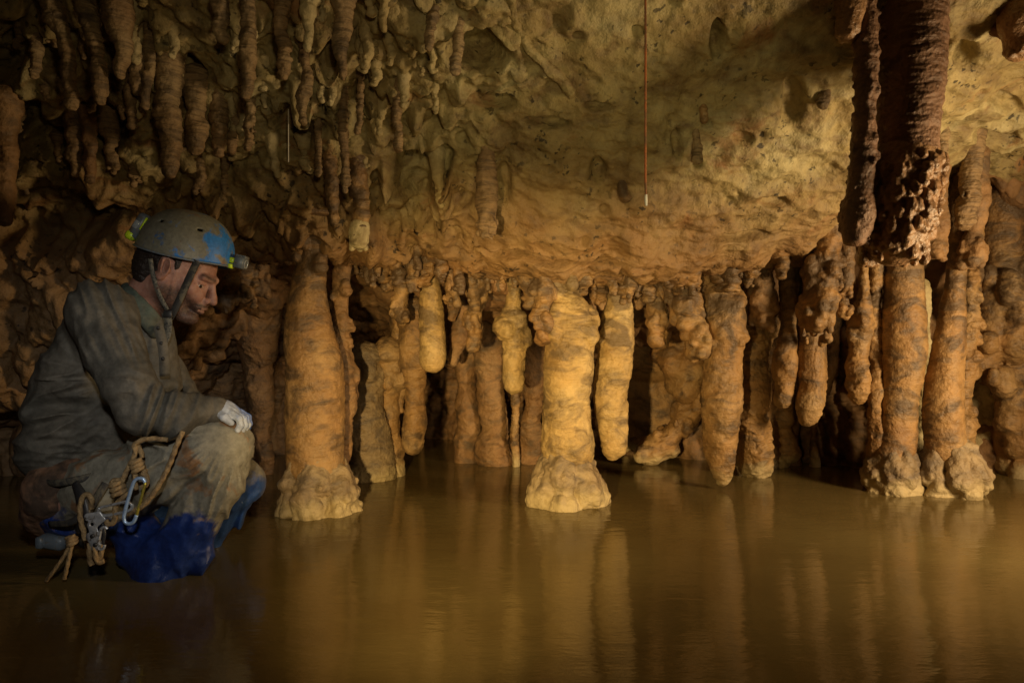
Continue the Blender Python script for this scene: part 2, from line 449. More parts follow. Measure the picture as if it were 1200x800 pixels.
M['lens'] = simple('clear_lamp_lens', (0.45,0.5,0.52), 0.08, 0.3)
M['eye'] = simple('eye_white', (0.55,0.52,0.48), 0.15, var=0.05)
M['iris'] = simple('dark_iris', (0.03,0.015,0.008), 0.1)
M['cord'] = simple('orange_cord_fibre', (0.36,0.11,0.035), 0.7, sc=300, dirt=((0.16,0.08,0.04), 14, 0.45, 0.6))
M['white'] = simple('white_tape', (0.75,0.75,0.72), 0.5, var=0.1)
M['straw'] = simple('white_soda_straw_calcite', (0.62,0.60,0.55), 0.35, var=0.1)
def make_skin():
    t = NT('weathered_skin'); p = t.pos()
    c = t.ramp(t.noise(p, 28, 5, 0.6), [(0.3, (0.25,0.115,0.08)), (0.5, (0.36,0.185,0.135)), (0.72, (0.46,0.27,0.21))])
    c = t.mix(t.ramp(t.noise(p, 75, 5, 0.7), [(0.56, 0.0), (0.68, 0.6)]), c, (0.14,0.08,0.05))
    at = t.n('ShaderNodeAttribute'); at.attribute_name = 'beard'
    bm_ = t.math('MULTIPLY', at.outputs['Fac'], t.ramp(t.noise(p, 190, 4, 0.7), [(0.30, 0.55), (0.5, 1.0)]))
    c = t.mix(bm_, c, (0.030,0.019,0.013))
    n = t.bump(t.noise(p, 260, 4, 0.6), 0.0016, 0.7)
    return t.fin(c, 0.5, n, 0.4, Subsurface_Weight=0.12, Subsurface_Scale=0.006)
M['skin'] = make_skin()
def make_helmet():
    t = NT('dirty_blue_helmet_shell'); p = t.pos()
    n = t.noise(p, 13, 6, 0.62, 0.7)
    x = t.sepz(p)[0]   # scrubbed clean towards the brow, clay elsewhere
    f = t.math('ADD', n, t.math('MULTIPLY', t.math('SUBTRACT', x, -0.90), 1.1))
    z = t.sepz(p)[2]; f = t.math('SUBTRACT', f, t.math('MULTIPLY', t.math('SUBTRACT', z, 0.90), 1.2))
    c = t.mix(t.ramp(f, [(0.49, 0.0), (0.56, 1.0)]), (0.17,0.165,0.125), (0.025,0.17,0.50))
    c = t.mix(t.ramp(t.noise(p, 24, 5, 0.6, 0.5), [(0.60, 0.0), (0.67, 0.9)]), c, (0.05,0.13,0.30))
    c = t.mix(t.ramp(t.noise(p, 16, 4, 0.6, 0.3), [(0.62, 0.0), (0.7, 0.85)]), c, (0.20,0.095,0.045))
    c = t.mix(1.0, c, t.ramp(t.noise(p, 90, 5, 0.7), [(0.3, 0.72), (0.7, 1.25)]), 'MULTIPLY')
    return t.fin(c, 0.48, t.bump(t.noise(p, 120, 4), 0.0012, 0.5), 0.45)
M['helmet'] = make_helmet()
# ------------------------------------------------------------------ the chamber
#            x     lipY  lipZ  backY  steep   bellyY bellyZ
STN = np.array([
 [-3.6, 2.80, 0.42, 3.3, 0.8],
 [-2.25, 2.86, 0.44, 3.4, 0.8],
 [-1.75, 2.88, 0.50, 3.5, 0.8],
 [-1.35, 2.80, 0.80, 4.0, 0.9],
 [-1.05, 2.68, 1.00, 4.6, 1.0],
 [-0.75, 2.60, 1.035, 4.8, 1.0],
 [-0.45, 2.68, 1.00, 4.6, 1.0],
 [ 0.00, 2.66, 0.955, 4.4, 1.0],
 [ 0.45, 2.66, 0.95, 4.0, 1.0],
 [ 0.95, 2.80, 0.97, 3.95, 1.0],
 [ 1.25, 2.86, 1.06, 3.6, 1.0],
 [ 1.55, 2.92, 1.22, 3.8, 1.0],
 [ 1.90, 2.95, 1.38, 3.5, 1.0],
 [ 2.40, 3.00, 1.44, 3.55, 1.0],
 [ 3.60, 3.05, 1.46, 3.7, 1.0]])
def prof(x):
    x = np.asarray(x, float)
    g = [np.interp(x, STN[:, 0], STN[:, i]) for i in range(1, 5)]
    Yl, Zl, Yb = g[0], g[1], g[2]
    Yh = 0.5*(2.0+Yl)
    left = sstep(-1.0, -1.6, x); right = sstep(1.2, 1.9, x)
    zt = 1.62+0.05*right
    zm = 1.34*(1-left)+1.25*left; zm = zm*(1-right)+1.55*right
    hl = np.minimum(0.16, 0.3*Zl)
    c = [(-2.2+0*x, 1.3+0*x), (-1.2+0*x, 2.05+0*x), (0.2+0*x, 2.15+0*x), (1.35+0*x, 2.02+0*x), (2.0+0*x, zt), (Yh, zm),
         (Yl-0.06, Zl+0.05), (Yl+0.02, Zl), (Yl+0.16, Zl-0.01), (Yl+0.42, Zl-0.06), (Yb-0.12, np.minimum(0.62, Zl*0.8)), (Yb+0.02, 0.34+0*x), (Yb-0.04, 0.05+0*x), (Yb-0.02, -0.25+0*x)]
    return np.stack([np.stack([a, b], -1) for a, b in c], 1)      # n x 14 x 2
def shell_curve(C, t):
    n = C.shape[1]; Cp = np.concatenate([2*C[:, :1]-C[:, 1:2], C, 2*C[:, -1:]-C[:, -2:-1]], 1)
    i = np.clip(np.floor(t).astype(int), 0, n-2); f = (t-i)[None, :, None]
    a, b, c, d = Cp[:, i], Cp[:, i+1], Cp[:, i+2], Cp[:, i+3]
    return 0.5*(2*b+(-a+c)*f+(2*a-5*b+4*c-d)*f*f+(-a+3*b-3*c+d)*f**3)
def ceil_z(x, Y):
    C = prof(np.array([x])); t = np.linspace(0, 7, 400); c = shell_curve(C, t)[0]
    return float(np.interp(Y, c[:, 0], c[:, 1]))
def hang_Y(px, py):
    for Y in np.arange(1.4, 3.1, 0.02):
        q = P(px, py, Y)
        if q[2] >= ceil_z(q[0], Y)-0.005: return Y
    return 2.9
def shell(name, t0, t1, nx, nt, mat, dens=None):
    xs = np.linspace(-3.5, 3.5, nx); t = np.linspace(t0, t1, nt) if dens is None else dens
    C = prof(xs); c = shell_curve(C, t)
    # plan curvature: the side of the chamber comes round towards the viewer
    V = np.zeros((nx, len(t), 3)); V[..., 0] = xs[:, None]; V[..., 1] = c[..., 0]; V[..., 2] = c[..., 1]
    return V
def wor(p, mask, seed):
    best = np.full(p.shape[:-1], 0.6, F32); idv = np.zeros(p.shape[:-1], F32); m = mask > 1e-3
    if m.any(): best[m], idv[m] = worley(p[m], seed)
    return best, idv
HOLLOWS = [(560,55,38,26,.16), (342,150,26,30,.12), (95,150,60,36,.16), (20,125,34,26,.14), (60,250,80,40,.14), (478,205,30,34,.10), (320,60,22,22,.08), (440,215,14,30,.08),
           (500,60,20,20,.08), (215,90,22,30,.10), (385,55,16,20,.08), (5,60,40,30,.12), (500,250,18,26,.08), (840,45,8,26,.09), (455,262,16,22,.08), (540,235,20,12,.05), (520,190,12,16,.06), (590,215,9,24,.05), (478,255,10,18,.07), (580,120,30,10,.06), (640,140,26,7,.05), (790,165,7,20,.05), (905,235,16,8,.04), (870,160,14,8,.04), (700,120,20,6,.04), (620,290,60,6,.05), (700,300,50,5,.05), (930,120,16,30,.05), (1160,150,26,10,.05), (1130,60,16,20,.07), (1175,110,20,8,.05), (860,275,34,7,.05), (430,110,16,20,.07), (1150,230,26,36,.08), (700,195,9,16,.05)]
def displace_shell(V):
    dx = np.gradient(V, axis=0); dt = np.gradient(V, axis=1)
    N = np.cross(dx, dt); N /= np.linalg.norm(N, axis=-1, keepdims=True)+1e-9   # orientation fixed below
    # make normals point into the room (towards the middle)
    s = np.sign(((np.array([0, 1.0, 0.7])-V)*N).sum(-1)); s[s == 0] = 1
    s = s[:, V.shape[1]//2][:, None]*0+np.median(s); N = N*s[..., None]
    p = V.astype(F32); x = p[..., 0]; Y = p[..., 1]; z = p[..., 2]
    ul = sstep(0.35, -0.25, x+0.25*(Y-2.0))*sstep(2.95, 2.5, Y)*sstep(0.8, 1.6, Y)     # rugged upper left of the ceiling
    sm = 1-ul
    wall = sstep(1.1, 0.75, z)*sstep(0.1, 0.3, Y-np.interp(x, STN[:,0], STN[:,1]))
    leftw = sstep(-1.2, -1.7, x)*sstep(2.2, 2.7, Y)
    rightw = sstep(1.55, 1.9, x)*sstep(2.9, 3.1, Y)
    d = 0.055*fbm(p*1.7, 3, 1)+0.03*fbm(p*5, 3, 2)
    d = d+0.012*fbm(p*np.array([14, 14, 14], F32), 4, 3)+0.010*fbm(p*32, 4, 9, ridged=True)*(ul*0.7+(0.12+0.75*sstep(-0.05, 0.35, noise(p*2.3, 44)))*sm)
    # sloping beds on the smooth slab
    q = p.copy(); q[..., 2] = q[..., 2]*1.0+0.22*q[..., 0]; q[..., 0] *= 0.22
    d = d+0.034*fbm(q*7, 5, 5, ridged=True)*sm*sstep(2.1, 2.5, Y)+0.022*fbm(p*6, 3, 15, ridged=True)*sm
    # solution pits with small overhanging lips
    w, wid = worley(p*13, 1); pit = sstep(0.36, 0.12, w)*(wid > 0.62)
    d = d-0.028*pit*sstep(-0.15, 0.3, noise(p*2.1, 8))
    w2, wid2 = worley(p*30, 2); d = d-0.007*sstep(0.36, 0.15, w2)*(wid2 > 0.6)*sstep(-0.1, 0.4, noise(p*3.1, 28))
    # rugged: deep pockets and lobes
    w3, id3 = wor(p*np.array([5.5, 4.5, 4.5], F32), ul, 3)
    d = d+ul*(0.09*(0.55-w3)-0.03*(id3 > 0.6)+0.05*fbm(p*7, 4, 12, ridged=True))
    w4, id4 = wor(p*np.array([15, 12, 12], F32), ul, 4)
    d = d+ul*0.040*(0.5-w4)
    w5, id5 = wor(p*np.array([34, 30, 30], F32), ul, 6)
    d = d+ul*0.022*(0.5-w5)
    # flowstone lumps, drawn out downwards
    lm = np.clip(wall*0.9+leftw+rightw, 0, 1); w6, id6 = wor(p*np.array([9, 7, 4.2], F32)+0.5*noise(p*3, 31)[..., None], lm, 7)
    lump = np.sqrt(np.clip(1-(w6/0.75)**2, 0, 1))
    lm = np.clip(wall*0.9+leftw+rightw, 0, 1)
    d = d+lm*((0.075+0.06*rightw)*lump)
    w7, id7 = wor(p*np.array([22, 16, 11], F32)+0.4*noise(p*6, 33)[..., None], lm, 8)
    d = d+lm*0.022*np.sqrt(np.clip(1-(w7/0.7)**2, 0, 1))
    ppx = 600+x/np.maximum(Y, .3)*FPX; ppy = 400-(z-CAM_H)/np.maximum(Y, .3)*FPX
    for (hx_, hy_, rx_, ry_, dep) in HOLLOWS:
        rr_ = np.hypot((ppx-hx_)/rx_, (ppy-hy_)/ry_)+0.35*noise(p*9, hx_*.1)
        d = d-dep*sstep(1.15, 0.55, rr_)*(Y > 1.2)
    V = V+N*np.asarray(d)[..., None]
    # stubby drips: the rock is pulled down round many small points
    c2 = np.stack([p[..., 0], p[..., 1]], -1)*np.array([13, 13], F32); wd, idd = worley(c2, 9)
    drip = np.sqrt(np.clip(1-(wd/0.5)**2, 0, 1))*(0.015+0.065*idd)*(idd > 0.35)
    lipY_ = np.interp(x, STN[:,0], STN[:,1]); q2 = np.stack([x*2.2, 0*x, 0*x+3.3], -1); q3 = np.stack([x*7, Y*3, 0*x+1.3], -1)
    V[..., 2] += (0.075*noise(q2, 61)+0.030*noise(q3, 62))*np.exp(-((Y-lipY_)/0.25)**2)*sstep(-1.3, -1.0, x)
    V[..., 2] -= drip*ul*sstep(-0.3, 0.2, noise(p*2.6, 51))
    c3 = np.stack([p[..., 0], p[..., 1]], -1)*np.array([15, 12], F32); wd, idd = worley(c3, 10)
    lipm_ = 0; lipm = np.exp(-((Y-np.interp(x, STN[:,0], STN[:,1])-0.06)/0.10)**2)*sstep(-1.1, -0.9, x)*sstep(1.5, 1.3, x)*sstep(1.2, 1.1, z)
    V[..., 2] -= np.sqrt(np.clip(1-(wd/0.75)**2, 0, 1))*(0.008+0.028*idd)*lipm
    return V
def grid_q(nx, nt):
    i = np.arange(nx-1)[:, None]*nt+np.arange(nt-1)[None, :]; i = i.ravel()
    return np.stack([i, i+nt, i+nt+1, i+1], 1)
nx = 800
tt = np.concatenate([np.linspace(0, 2.8, 60, endpoint=False), np.linspace(2.8, 6.7, 330, endpoint=False), np.linspace(6.7, 13, 330)])
V = displace_shell(shell('x', 0, 13, nx, 0, None, tt)); 
cut = int(np.searchsorted(tt, 7.15))
Vc = V[:, :cut+1]; Vw = V[:, cut:]
o = mesh_ob('cave_ceiling', Vc.reshape(-1, 3), grid_q(nx, Vc.shape[1]), M['ceiling']); tag(o, kind='structure')
o = mesh_ob('cave_wall', Vw.reshape(-1, 3), grid_q(nx, Vw.shape[1]), M['wall']); tag(o, kind='structure')
# the ends of the chamber, out of the photograph
def endwall(name, x):
    a = np.linspace(-2.3, 5.0, 150); b = np.linspace(-0.3, 2.4, 60)
    G = np.zeros((150, 60, 3)); G[..., 1] = a[:, None]; G[..., 2] = b[None, :]; G[..., 0] = x+0.35*fbm(np.stack([a[:, None]+0*b, 0*a[:, None]+b, 0*a[:, None]+x+0*b], -1)*1.1, 4, 6)
    tag(mesh_ob(name, G.reshape(-1, 3), grid_q(150, 60), M['wall']), kind='structure')
endwall('cave_wall', -3.3); endwall('cave_wall', 3.3)
a = np.linspace(-3.6, 3.6, 150); b = np.linspace(-0.3, 2.4, 60)
G = np.zeros((150, 60, 3)); G[..., 0] = a[:, None]; G[..., 2] = b[None, :]; G[..., 1] = -2.0+0.3*fbm(np.stack([a[:, None]+0*b, 0*a[:, None]+0*b, 0*a[:, None]+b], -1)*1.3, 4, 6)
tag(mesh_ob('cave_wall', G.reshape(-1, 3), grid_q(150, 60), M['wall']), kind='structure')
# water
g = np.array([[-3.7,-2.6,0],[3.7,-2.6,0],[3.7,5.2,0],[-3.7,5.2,0]], float)
tag(mesh_ob('water', g, np.array([[0,1,2,3]]), M['water'], smooth=False), kind='structure')
g2 = g.copy(); g2[:, 2] = -0.29
tag(mesh_ob('cave_floor', g2, np.array([[0,1,2,3]]), M['foot'], smooth=False), kind='structure')

# ------------------------------------------------------------------ drip formations
def px2m(w, Y): return w/FPX*Y
FSEED = [0]
def formation(name, label, cat, group, pts, Y, mat='tan', knobs=None, foot=None, rough=1.0, ring=0.0, up=0.10, h=None, tipk=None, flare=0.25, blunt=True, merge=None, extra=None, dY=0.0, knobmat=None, ry=1.0, hang=False):
    """pts: (px, py, width px) down the axis. knobs: list of (py0, py1, r_px, n, out). foot: (py0, py1, halfwidth_px, r_px, n)."""
    FSEED[0] += 1; sd = FSEED[0]; rng = np.random.default_rng(sd*13+5)
    if Y is None: Y = hang_Y(pts[0][0], pts[0][1])+0.01
    W = px2m(max(p[2] for p in pts), Y)*0.97
    if h is None: h = float(np.clip(W/22, 0.0024, 0.0045))
    k = W*0.10+0.003
    ax = [P(a, b, Y) for a, b, w in pts]; rr = [px2m(w, Y)/2*0.96 for a, b, w in pts]
    ax[-1] = ax[-1]+np.array([0, 0, rr[-1]*0.85])
    n = len(ax)
    if dY == 'surf': ax = [P(a, b, hang_Y(a, max(b, -40))-0.035) for a, b, w in pts]
    else:
        for i in range(n): ax[i][1] += dY*i/(n-1)
    # resample with a little wander
    A = smooth_path(np.array(ax), 6); R = np.interp(np.linspace(0, 1, len(A)), np.linspace(0, 1, n), rr)
    tt_ = np.linspace(0, 1, len(A))
    wob = W*0.06*rough
    A[:, 0] += wob*np.sin(tt_*9+sd)*np.sin(math.pi*tt_); A[:, 1] += wob*np.cos(tt_*7+sd*2)*np.sin(math.pi*tt_)
    R = R*(1+0.05*rough*np.sin(tt_*(11+sd % 5)+sd))
    b = Blob(k)
    if up > 0:
        if Y > 2.55 and not hang:
            zc = ceil_z(A[0][0], Y)+0.02; up = float(np.clip(zc-A[0][2], 0.02, up)) if zc < A[0][2]+up else up
        top = A[0]+np.array([0, 0, up]); b.cone(A[0], top, R[0], R[0]*(1+flare*1.6), k)
        zt = A[0][2]
    for i in range(len(A)-1): b.cone(A[i], A[i+1], R[i], R[i+1], 0.0012, sy=ry)
    def on_axis(z):
        zz = A[::-1, 2]; return np.array([np.interp(z, zz, A[::-1, 0]), np.interp(z, zz, A[::-1, 1]), z]), float(np.interp(z, zz, R[::-1]))
    kb = b
    if knobs and knobmat:
        kb = Blob(0.004)
        for (y0, y1, *_r) in knobs:
            for i in range(len(A)-1):
                zz_ = A[i][2]; ytop = 400-(zz_-CAM_H)/Y*FPX
                if y0 <= ytop <= y1: kb.cone(A[i], A[i+1], R[i]+0.009, R[i+1]+0.009, 0.0012)
    if knobs:
        for (y0, y1, rp, cnt, out) in knobs:
            r0 = px2m(rp, Y)
            for i in range(cnt):
                yy = y0+(y1-y0)*((i+rng.random())/cnt); z = CAM_H-(yy-400)/FPX*Y
                c, r = on_axis(z); th = rng.random()*2*math.pi; rk = r0*(0.7+0.6*rng.random())
                q = c+np.array([math.cos(th), math.sin(th), 0])*(r+out*rk)
                kb.cone(q+np.array([0, 0, rk*0.5]), q-np.array([0, 0, rk*0.4]), rk*0.8, rk, min(k, rk*0.35))
    zmin = None
    s1 = rng.random()*50
    def disp(p):
        q = p+np.float32(s1)
        d = 0.0
        d = d-0.17*min(W, 0.13)*rough*(noise(q*np.array([1, 1, .8])*(0.62/max(W, 0.04)))+0.5*noise(q*(1.4/max(W, 0.04)), 9))
        d = d-0.007*rough*(np.clip(fbm(q*np.array([15, 15, 24]), 3, sd, ridged=True), -.2, 1)-0.45)
        d = d-0.0028*rough*fbm(q*28, 3, sd)-0.0012*fbm(q*90, 2, sd)
        if ring > 0:
            zz = q[:, 2]+0.012*noise(q*12, 3); d = d-ring*0.0030*noise(np.stack([q[:, 0]*9, q[:, 1]*9, zz*60], -1), 5)-ring*0.0024*noise(np.stack([q[:, 0]*16, q[:, 1]*16, zz*130], -1), 6)
        return d
    b.disp.append((disp, 0.014))
    parts = []
    multi = bool(foot) or (knobs and knobmat)
    org = P(pts[-1][0], pts[-1][1], Y)
    v, q = b.mesh(h, 0.015)
    if not multi:
        o = mesh_ob(name, v, q, M[mat]); tag(o, label, cat, group); return o
    root = empty(name, tuple(org)); tag(root, label, cat, group)
    mesh_ob('shaft', v, q, M[mat], root)
    if knobs and knobmat:
        kb.disp.append((lambda p: -0.002*fbm(p*60, 2, sd), 0.015))
        v, q = kb.mesh(h*0.85, 0.012); mesh_ob('knob_cluster', v, q, M[knobmat], root)
    if foot:
        y0, y1, xl, xr, rp, cnt = foot
        f = Blob(0.006); za = CAM_H-(y0-400)/FPX*Y; r0 = px2m(rp, Y)
        c0 = P((xl+xr)/2, y0, Y); wr = px2m((xr-xl)/2, Y)*0.92
        f.cone(c0-np.array([0, 0, 0.08]), np.array([c0[0], Y, -0.10]), wr*0.66, wr*0.88, 0.01)
        for ringi, (fz, fr) in enumerate(((0.84, 0.78), (0.60, 0.92), (0.33, 0.95), (0.04, 0.98), (-0.4, 1.0))):
            for i in range(cnt):
                th = 2*math.pi*(i+0.5*(ringi % 2)+1.1*rng.random())/cnt; rk = r0*(0.5+0.75*rng.random())
                z = za*fz*0.94+rng.normal()*0.012
                rad = wr*fr-rk*0.75
                q0 = np.array([c0[0]+math.cos(th)*rad, Y+math.sin(th)*rad*0.9, z])
                f.cone(q0+np.array([0, 0, rk*0.9]), q0-np.array([-math.cos(th)*rk*.3, -math.sin(th)*rk*.3, rk*0.7]), rk*0.55, rk, 0.004)
        def fd(p):
            w, idw = worley(p*np.array([24, 24, 20]), sd % 7)
            return -0.018*(0.5-w)-0.007*fbm(p*25, 3, sd)-0.006*(fbm(p*18, 4, sd, ridged=True)-.3)
        f.disp.append((fd, 0.02))
        v, q = f.mesh(0.004, 0.015, zmin=-0.06); mesh_ob('foot', v, q, M['foot'], root)
    return root
S = 'stalactite'; C_ = 'column'
GF = 'stalactites hanging in the fringe below the ceiling lip'
GC = 'stalactites hanging from the upper ceiling'
GK = 'cave columns standing in the water'
GB = 'formations at the back of the low recess'
GR = 'big ringed stalactites at the upper right'
# columns standing in the pool ------------------------------------------------
formation('column', 'stout tan cave column with smooth swollen shaft and lumpy muddy foot, nearest the caver', C_, GK,
  [(366,262,44),(366,285,42),(366,308,38),(364,340,46),(363,390,57),(367,430,66),(368,490,68),(371,545,70),(373,570,66)], 2.586, 'tan', foot=(540,598,325,422,15,8), rough=0.6, ring=0.5, flare=0.5, ry=0.9,
  knobs=[(285,310,9,5,-0.2)])
formation('column', 'brightly lit golden cave column with knobbed collar and boulder-like foot, middle of the pool', C_, GK,
  [(662,300,46),(661,325,36),(661,343,30),(662,360,48),(664,374,58),(664,420,60),(664,470,61),(666,520,62),(664,560,58)], 2.72, 'gold', foot=(535,587,618,708,19,6), rough=0.9, ring=0.5, knobs=[(308,352,7.5,12,-0.1),(362,392,8,9,-0.15)], flare=0.3)
formation('column', 'orange-brown straight cave column under the big ringed stalactite, with a cracked pale foot', C_, GK,
  [(1060,290,44),(1060,330,46),(1058,400,46),(1054,460,43),(1052,520,42),(1046,550,42)], 2.926, 'tan', foot=(520,575,1017,1074,15,6), rough=0.6, ring=0.4)
formation('column', 'slender brown cave column widening downwards to a muddy foot, shaded along its left side', C_, GK,
  [(1128,180,16),(1124,250,20),(1119,320,26),(1113,390,35),(1109,460,42),(1109,530,48),(1110,560,46)], 2.89, 'tan', foot=(528,577,1073,1150,16,6), rough=0.6, ring=0.5)
# fringe, from the caver to the right ------------------------------------------
formation(S, 'coral-tipped orange stalactite just in front of the helmet lamp', S, GF, [(272,252,24),(270,290,22),(267,330,22),(264,366,24)], 2.75, 'tan', knobs=[(325,366,4,22,0.1)], flare=0.1, up=.2)
formation(S, 'orange stalactite with a ragged flat tip, second in line past the helmet lamp', S, GF, [(290,270,20),(290,300,19),(289,330,20),(288,357,22)], 2.8, 'tan', knobs=[(320,357,4,20,0.1)], flare=0.1, up=.2)
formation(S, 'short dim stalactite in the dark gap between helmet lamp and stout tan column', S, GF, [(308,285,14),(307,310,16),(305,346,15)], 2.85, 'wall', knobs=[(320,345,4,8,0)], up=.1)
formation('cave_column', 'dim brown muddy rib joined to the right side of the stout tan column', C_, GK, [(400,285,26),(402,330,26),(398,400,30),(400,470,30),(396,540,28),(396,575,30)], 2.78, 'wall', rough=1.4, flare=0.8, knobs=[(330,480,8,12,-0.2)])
formation('flowstone_drape', 'small curled flowstone drape shaded at the top right of the stout tan column', 'drape', None, [(424,285,22),(418,305,16),(408,322,12),(403,330,10)], 2.9, 'tan', up=0.06, flare=0.6)
formation(S, 'little stalactite hanging at the right edge of the dark gap beside the stout column', S, GF, [(453,295,12),(453,315,13),(452,340,13)], 2.93, 'tan', knobs=[(325,340,3,8,0)])
formation(S, 'yellow-brown stalactite with rough coral tip, left of the long smooth club-shaped one', S, GF, [(470,295,20),(471,330,21),(471,360,18),(470,379,18)], 2.93, 'tan', knobs=[(352,378,3.5,16,0)], flare=0.6)
formation(S, 'tiny pale stub hanging left of the long smooth club-shaped stalactite', S, GF, [(487,296,12),(486,318,7)], 2.95, 'pale', up=0.08)
formation(S, 'long smooth club-shaped golden stalactite with a rounded end, left of the middle', S, GF, [(503,294,26),(504,315,20),(505,335,25),(506,365,30),(507,400,32),(507,434,31)], 2.9, 'gold', ring=0.6, rough=0.4, flare=0.9)
formation(S, 'short stubby stalactite close to the right of the long smooth club-shaped one', S, GF, [(527,305,16),(528,335,18),(528,356,14)], 2.93, 'tan', knobs=[(330,355,3,8,0)], flare=0.8)
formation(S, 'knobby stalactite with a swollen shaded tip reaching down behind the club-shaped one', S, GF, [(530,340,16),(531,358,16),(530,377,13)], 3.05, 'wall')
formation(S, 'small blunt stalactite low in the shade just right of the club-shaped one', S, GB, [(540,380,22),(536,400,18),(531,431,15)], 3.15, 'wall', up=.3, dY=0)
formation(S, 'knuckled yellow stalactite with a bulging joint near its crooked tip', S, GF, [(545,300,34),(555,318,26),(556,345,20),(556,372,22),(557,390,18),(554,412,16)], 2.88, 'tan', knobs=[(340,385,6,16,-0.2)], flare=0.5)
formation(S, 'short coral-crusted stalactite hanging from the lip above the knuckled yellow one', S, GF, [(578,292,18),(579,315,19),(584,342,14)], 2.85, 'coral', knobs=[(295,338,3.5,30,0.1)], up=.06)
formation(S, 'small coral-crusted knob hanging at the lip above the club-shaped stalactite', S, GF, [(503,276,20),(507,300,12)], 2.84, 'coral', knobs=[(278,300,3,22,0.1)], up=.06)
formation(S, 'small coral-crusted knob at the lip just left of the knuckled stalactite', S, GF, [(519,276,16),(517,305,10)], 2.84, 'coral', knobs=[(278,302,3,22,0.1)], up=.06)
formation(S, 'medium golden stalactite with knobby shoulders, next left of bright middle column', S, GF, [(602,302,30),(603,325,20),(603,350,20),(598,378,27),(602,400,30),(603,430,28),(603,459,27)], 2.86, 'gold', ring=0.4, knobs=[(368,396,7,10,-0.15)], flare=0.8)
formation(S, 'muddy lobed stalactite overlapping the upper left of the bright middle column', S, GF, [(637,312,20),(637,340,23),(635,365,22),(638,400,18)], 2.66, 'tan', knobs=[(335,398,6.5,16,-0.1)], up=.12)
formation(S, 'small drop-shaped stalactite between the bright middle column and the next thick one', S, GF, [(692,315,12),(695,345,13),(693,366,14)], 2.85, 'tan', up=.1, flare=.8)
formation(S, 'thick golden stalactite ending just above the water, next right of the bright middle column', S, GF, [(722,302,38),(722,325,31),(722,350,36),(723,378,43),(722,430,42),(719,480,37),(719,515,31),(718,538,25)], 2.88, 'gold', ring=0.5, knobs=[(372,402,8,7,-0.2)], flare=0.5)
formation(S, 'short grey knobbed stalactite hidden in the gap right of the thick golden one', S, GF, [(748,308,15),(748,335,12),(747,362,11)], 2.98, 'wall', knobs=[(315,360,4,12,0)])
formation(S, 'stalactite ending in a grape-like bunch of knobs, second right of the thick golden one', S, GF, [(768,308,20),(768,335,19),(769,365,23),(769,405,18)], 2.92, 'tan', knobs=[(360,400,5.5,30,0.05)], flare=0.8)
formation(S, 'wide grape-clustered stalactite hanging left of the long pale-tipped one', S, GF, [(803,308,28),(804,340,28),(806,370,30),(816,395,26),(820,420,20)], 2.86, 'tan', knobs=[(345,415,6,44,0.0)], flare=0.8)
formation(S, 'stub with tiny drips at the lip between the two grape-clustered stalactites', S, GF, [(787,305,20),(786,327,12)], 2.95, 'pale', knobs=[(315,327,2.5,8,0)])
formation(S, 'long heavy tan stalactite with a pale broken tip that almost touches the water', S, GF, [(850,302,40),(850,325,30),(850,350,34),(849,385,42),(846,430,45),(847,480,47),(848,520,42),(848,546,32),(847,568,15)], 2.95, 'tan', ring=0.5, knobs=[(340,365,8,5,-0.2),(375,402,7,10,-0.15)], flare=0.6)
formation('flowstone_curtain', 'brown flowstone curtain running down to the pool right behind the long pale-tipped stalactite', 'flowstone', None, [(884,310,34),(886,350,38),(884,400,40),(884,460,44),(884,520,40),(884,560,44)], 3.25, 'tan', rough=1.8, knobs=[(330,400,8,24,-0.2)], flare=0.6)
formation(S, 'brown knobbed stalactite hanging on the upper edge of the brown flowstone curtain', S, GF, [(890,318,26),(892,350,24),(892,385,22)], 3.0, 'wall', knobs=[(340,382,5,20,0)], flare=.8)
formation(S, 'shaded brown stalactite with a pointed foot, left neighbour of the fat bullet-shaped one', S, GF, [(926,330,24),(922,400,27),(920,440,27),(919,476,20)], 3.02, 'tan', ring=0.4, up=.16)
formation(S, 'fat bullet-shaped tan stalactite with a shiny drop on its tip', S, GF, [(960,300,38),(956,380,36),(953,430,38),(950,465,36),(948,499,24)], 2.98, 'tan', ring=0.5, flare=.6, up=.2)
formation('flowstone_cluster', 'drooping coral-knobbed flowstone lobe crusted over the top of the fat bullet-shaped stalactite', 'flowstone', None, [(975,270,30),(968,310,38),(962,350,36),(956,392,34)], 2.84, 'tan', knobs=[(300,400,5.5,60,-0.05)], up=.2, flare=.3)
formation(S, 'narrow coral-tipped stalactite just right of the drooping coral-knobbed flowstone lobe', S, GF, [(992,300,18),(990,335,16),(988,370,16)], 2.88, 'tan', knobs=[(345,368,4,14,0)], up=.2)
formation(S, 'beaded round-tipped stalactite over the dark gap between bullet-shaped one and orange-brown column', S, GF, [(1012,310,12),(1011,350,17),(1008,385,27),(1007,415,24),(1007,445,26),(1006,472,24)], 2.94, 'tan', ring=0.4, knobs=[(365,395,6,12,-0.1)], up=.25, rough=1.3)
formation('column', 'thin beaded column pressed against the left side of the orange-brown column', C_, GK, [(1027,320,12),(1028,400,17),(1027,460,18),(1028,520,20),(1030,580,22)], 2.96, 'tan', ring=.5, rough=1.6)
formation('column', 'pale smooth lobe standing in the gap between the two right-hand columns', C_, GK, [(1082,410,14),(1084,450,20),(1082,500,22),(1080,560,24)], 3.15, 'pale', up=.3)
formation(S, 'short smooth stalactite right beside the big ringed one, above the right-hand columns', S, GR, [(1101,170,16),(1101,200,16),(1100,230,14)], 2.6, 'brown', ring=.8, up=.12)
formation(S, 'crusted brown stalactite with a coral knob end, above the slender right-hand column', S, GR, [(1138,180,24),(1134,225,20),(1130,268,18)], 2.75, 'brown', ring=.8, up=.12, knobs=[(225,266,3,20,-.1)])
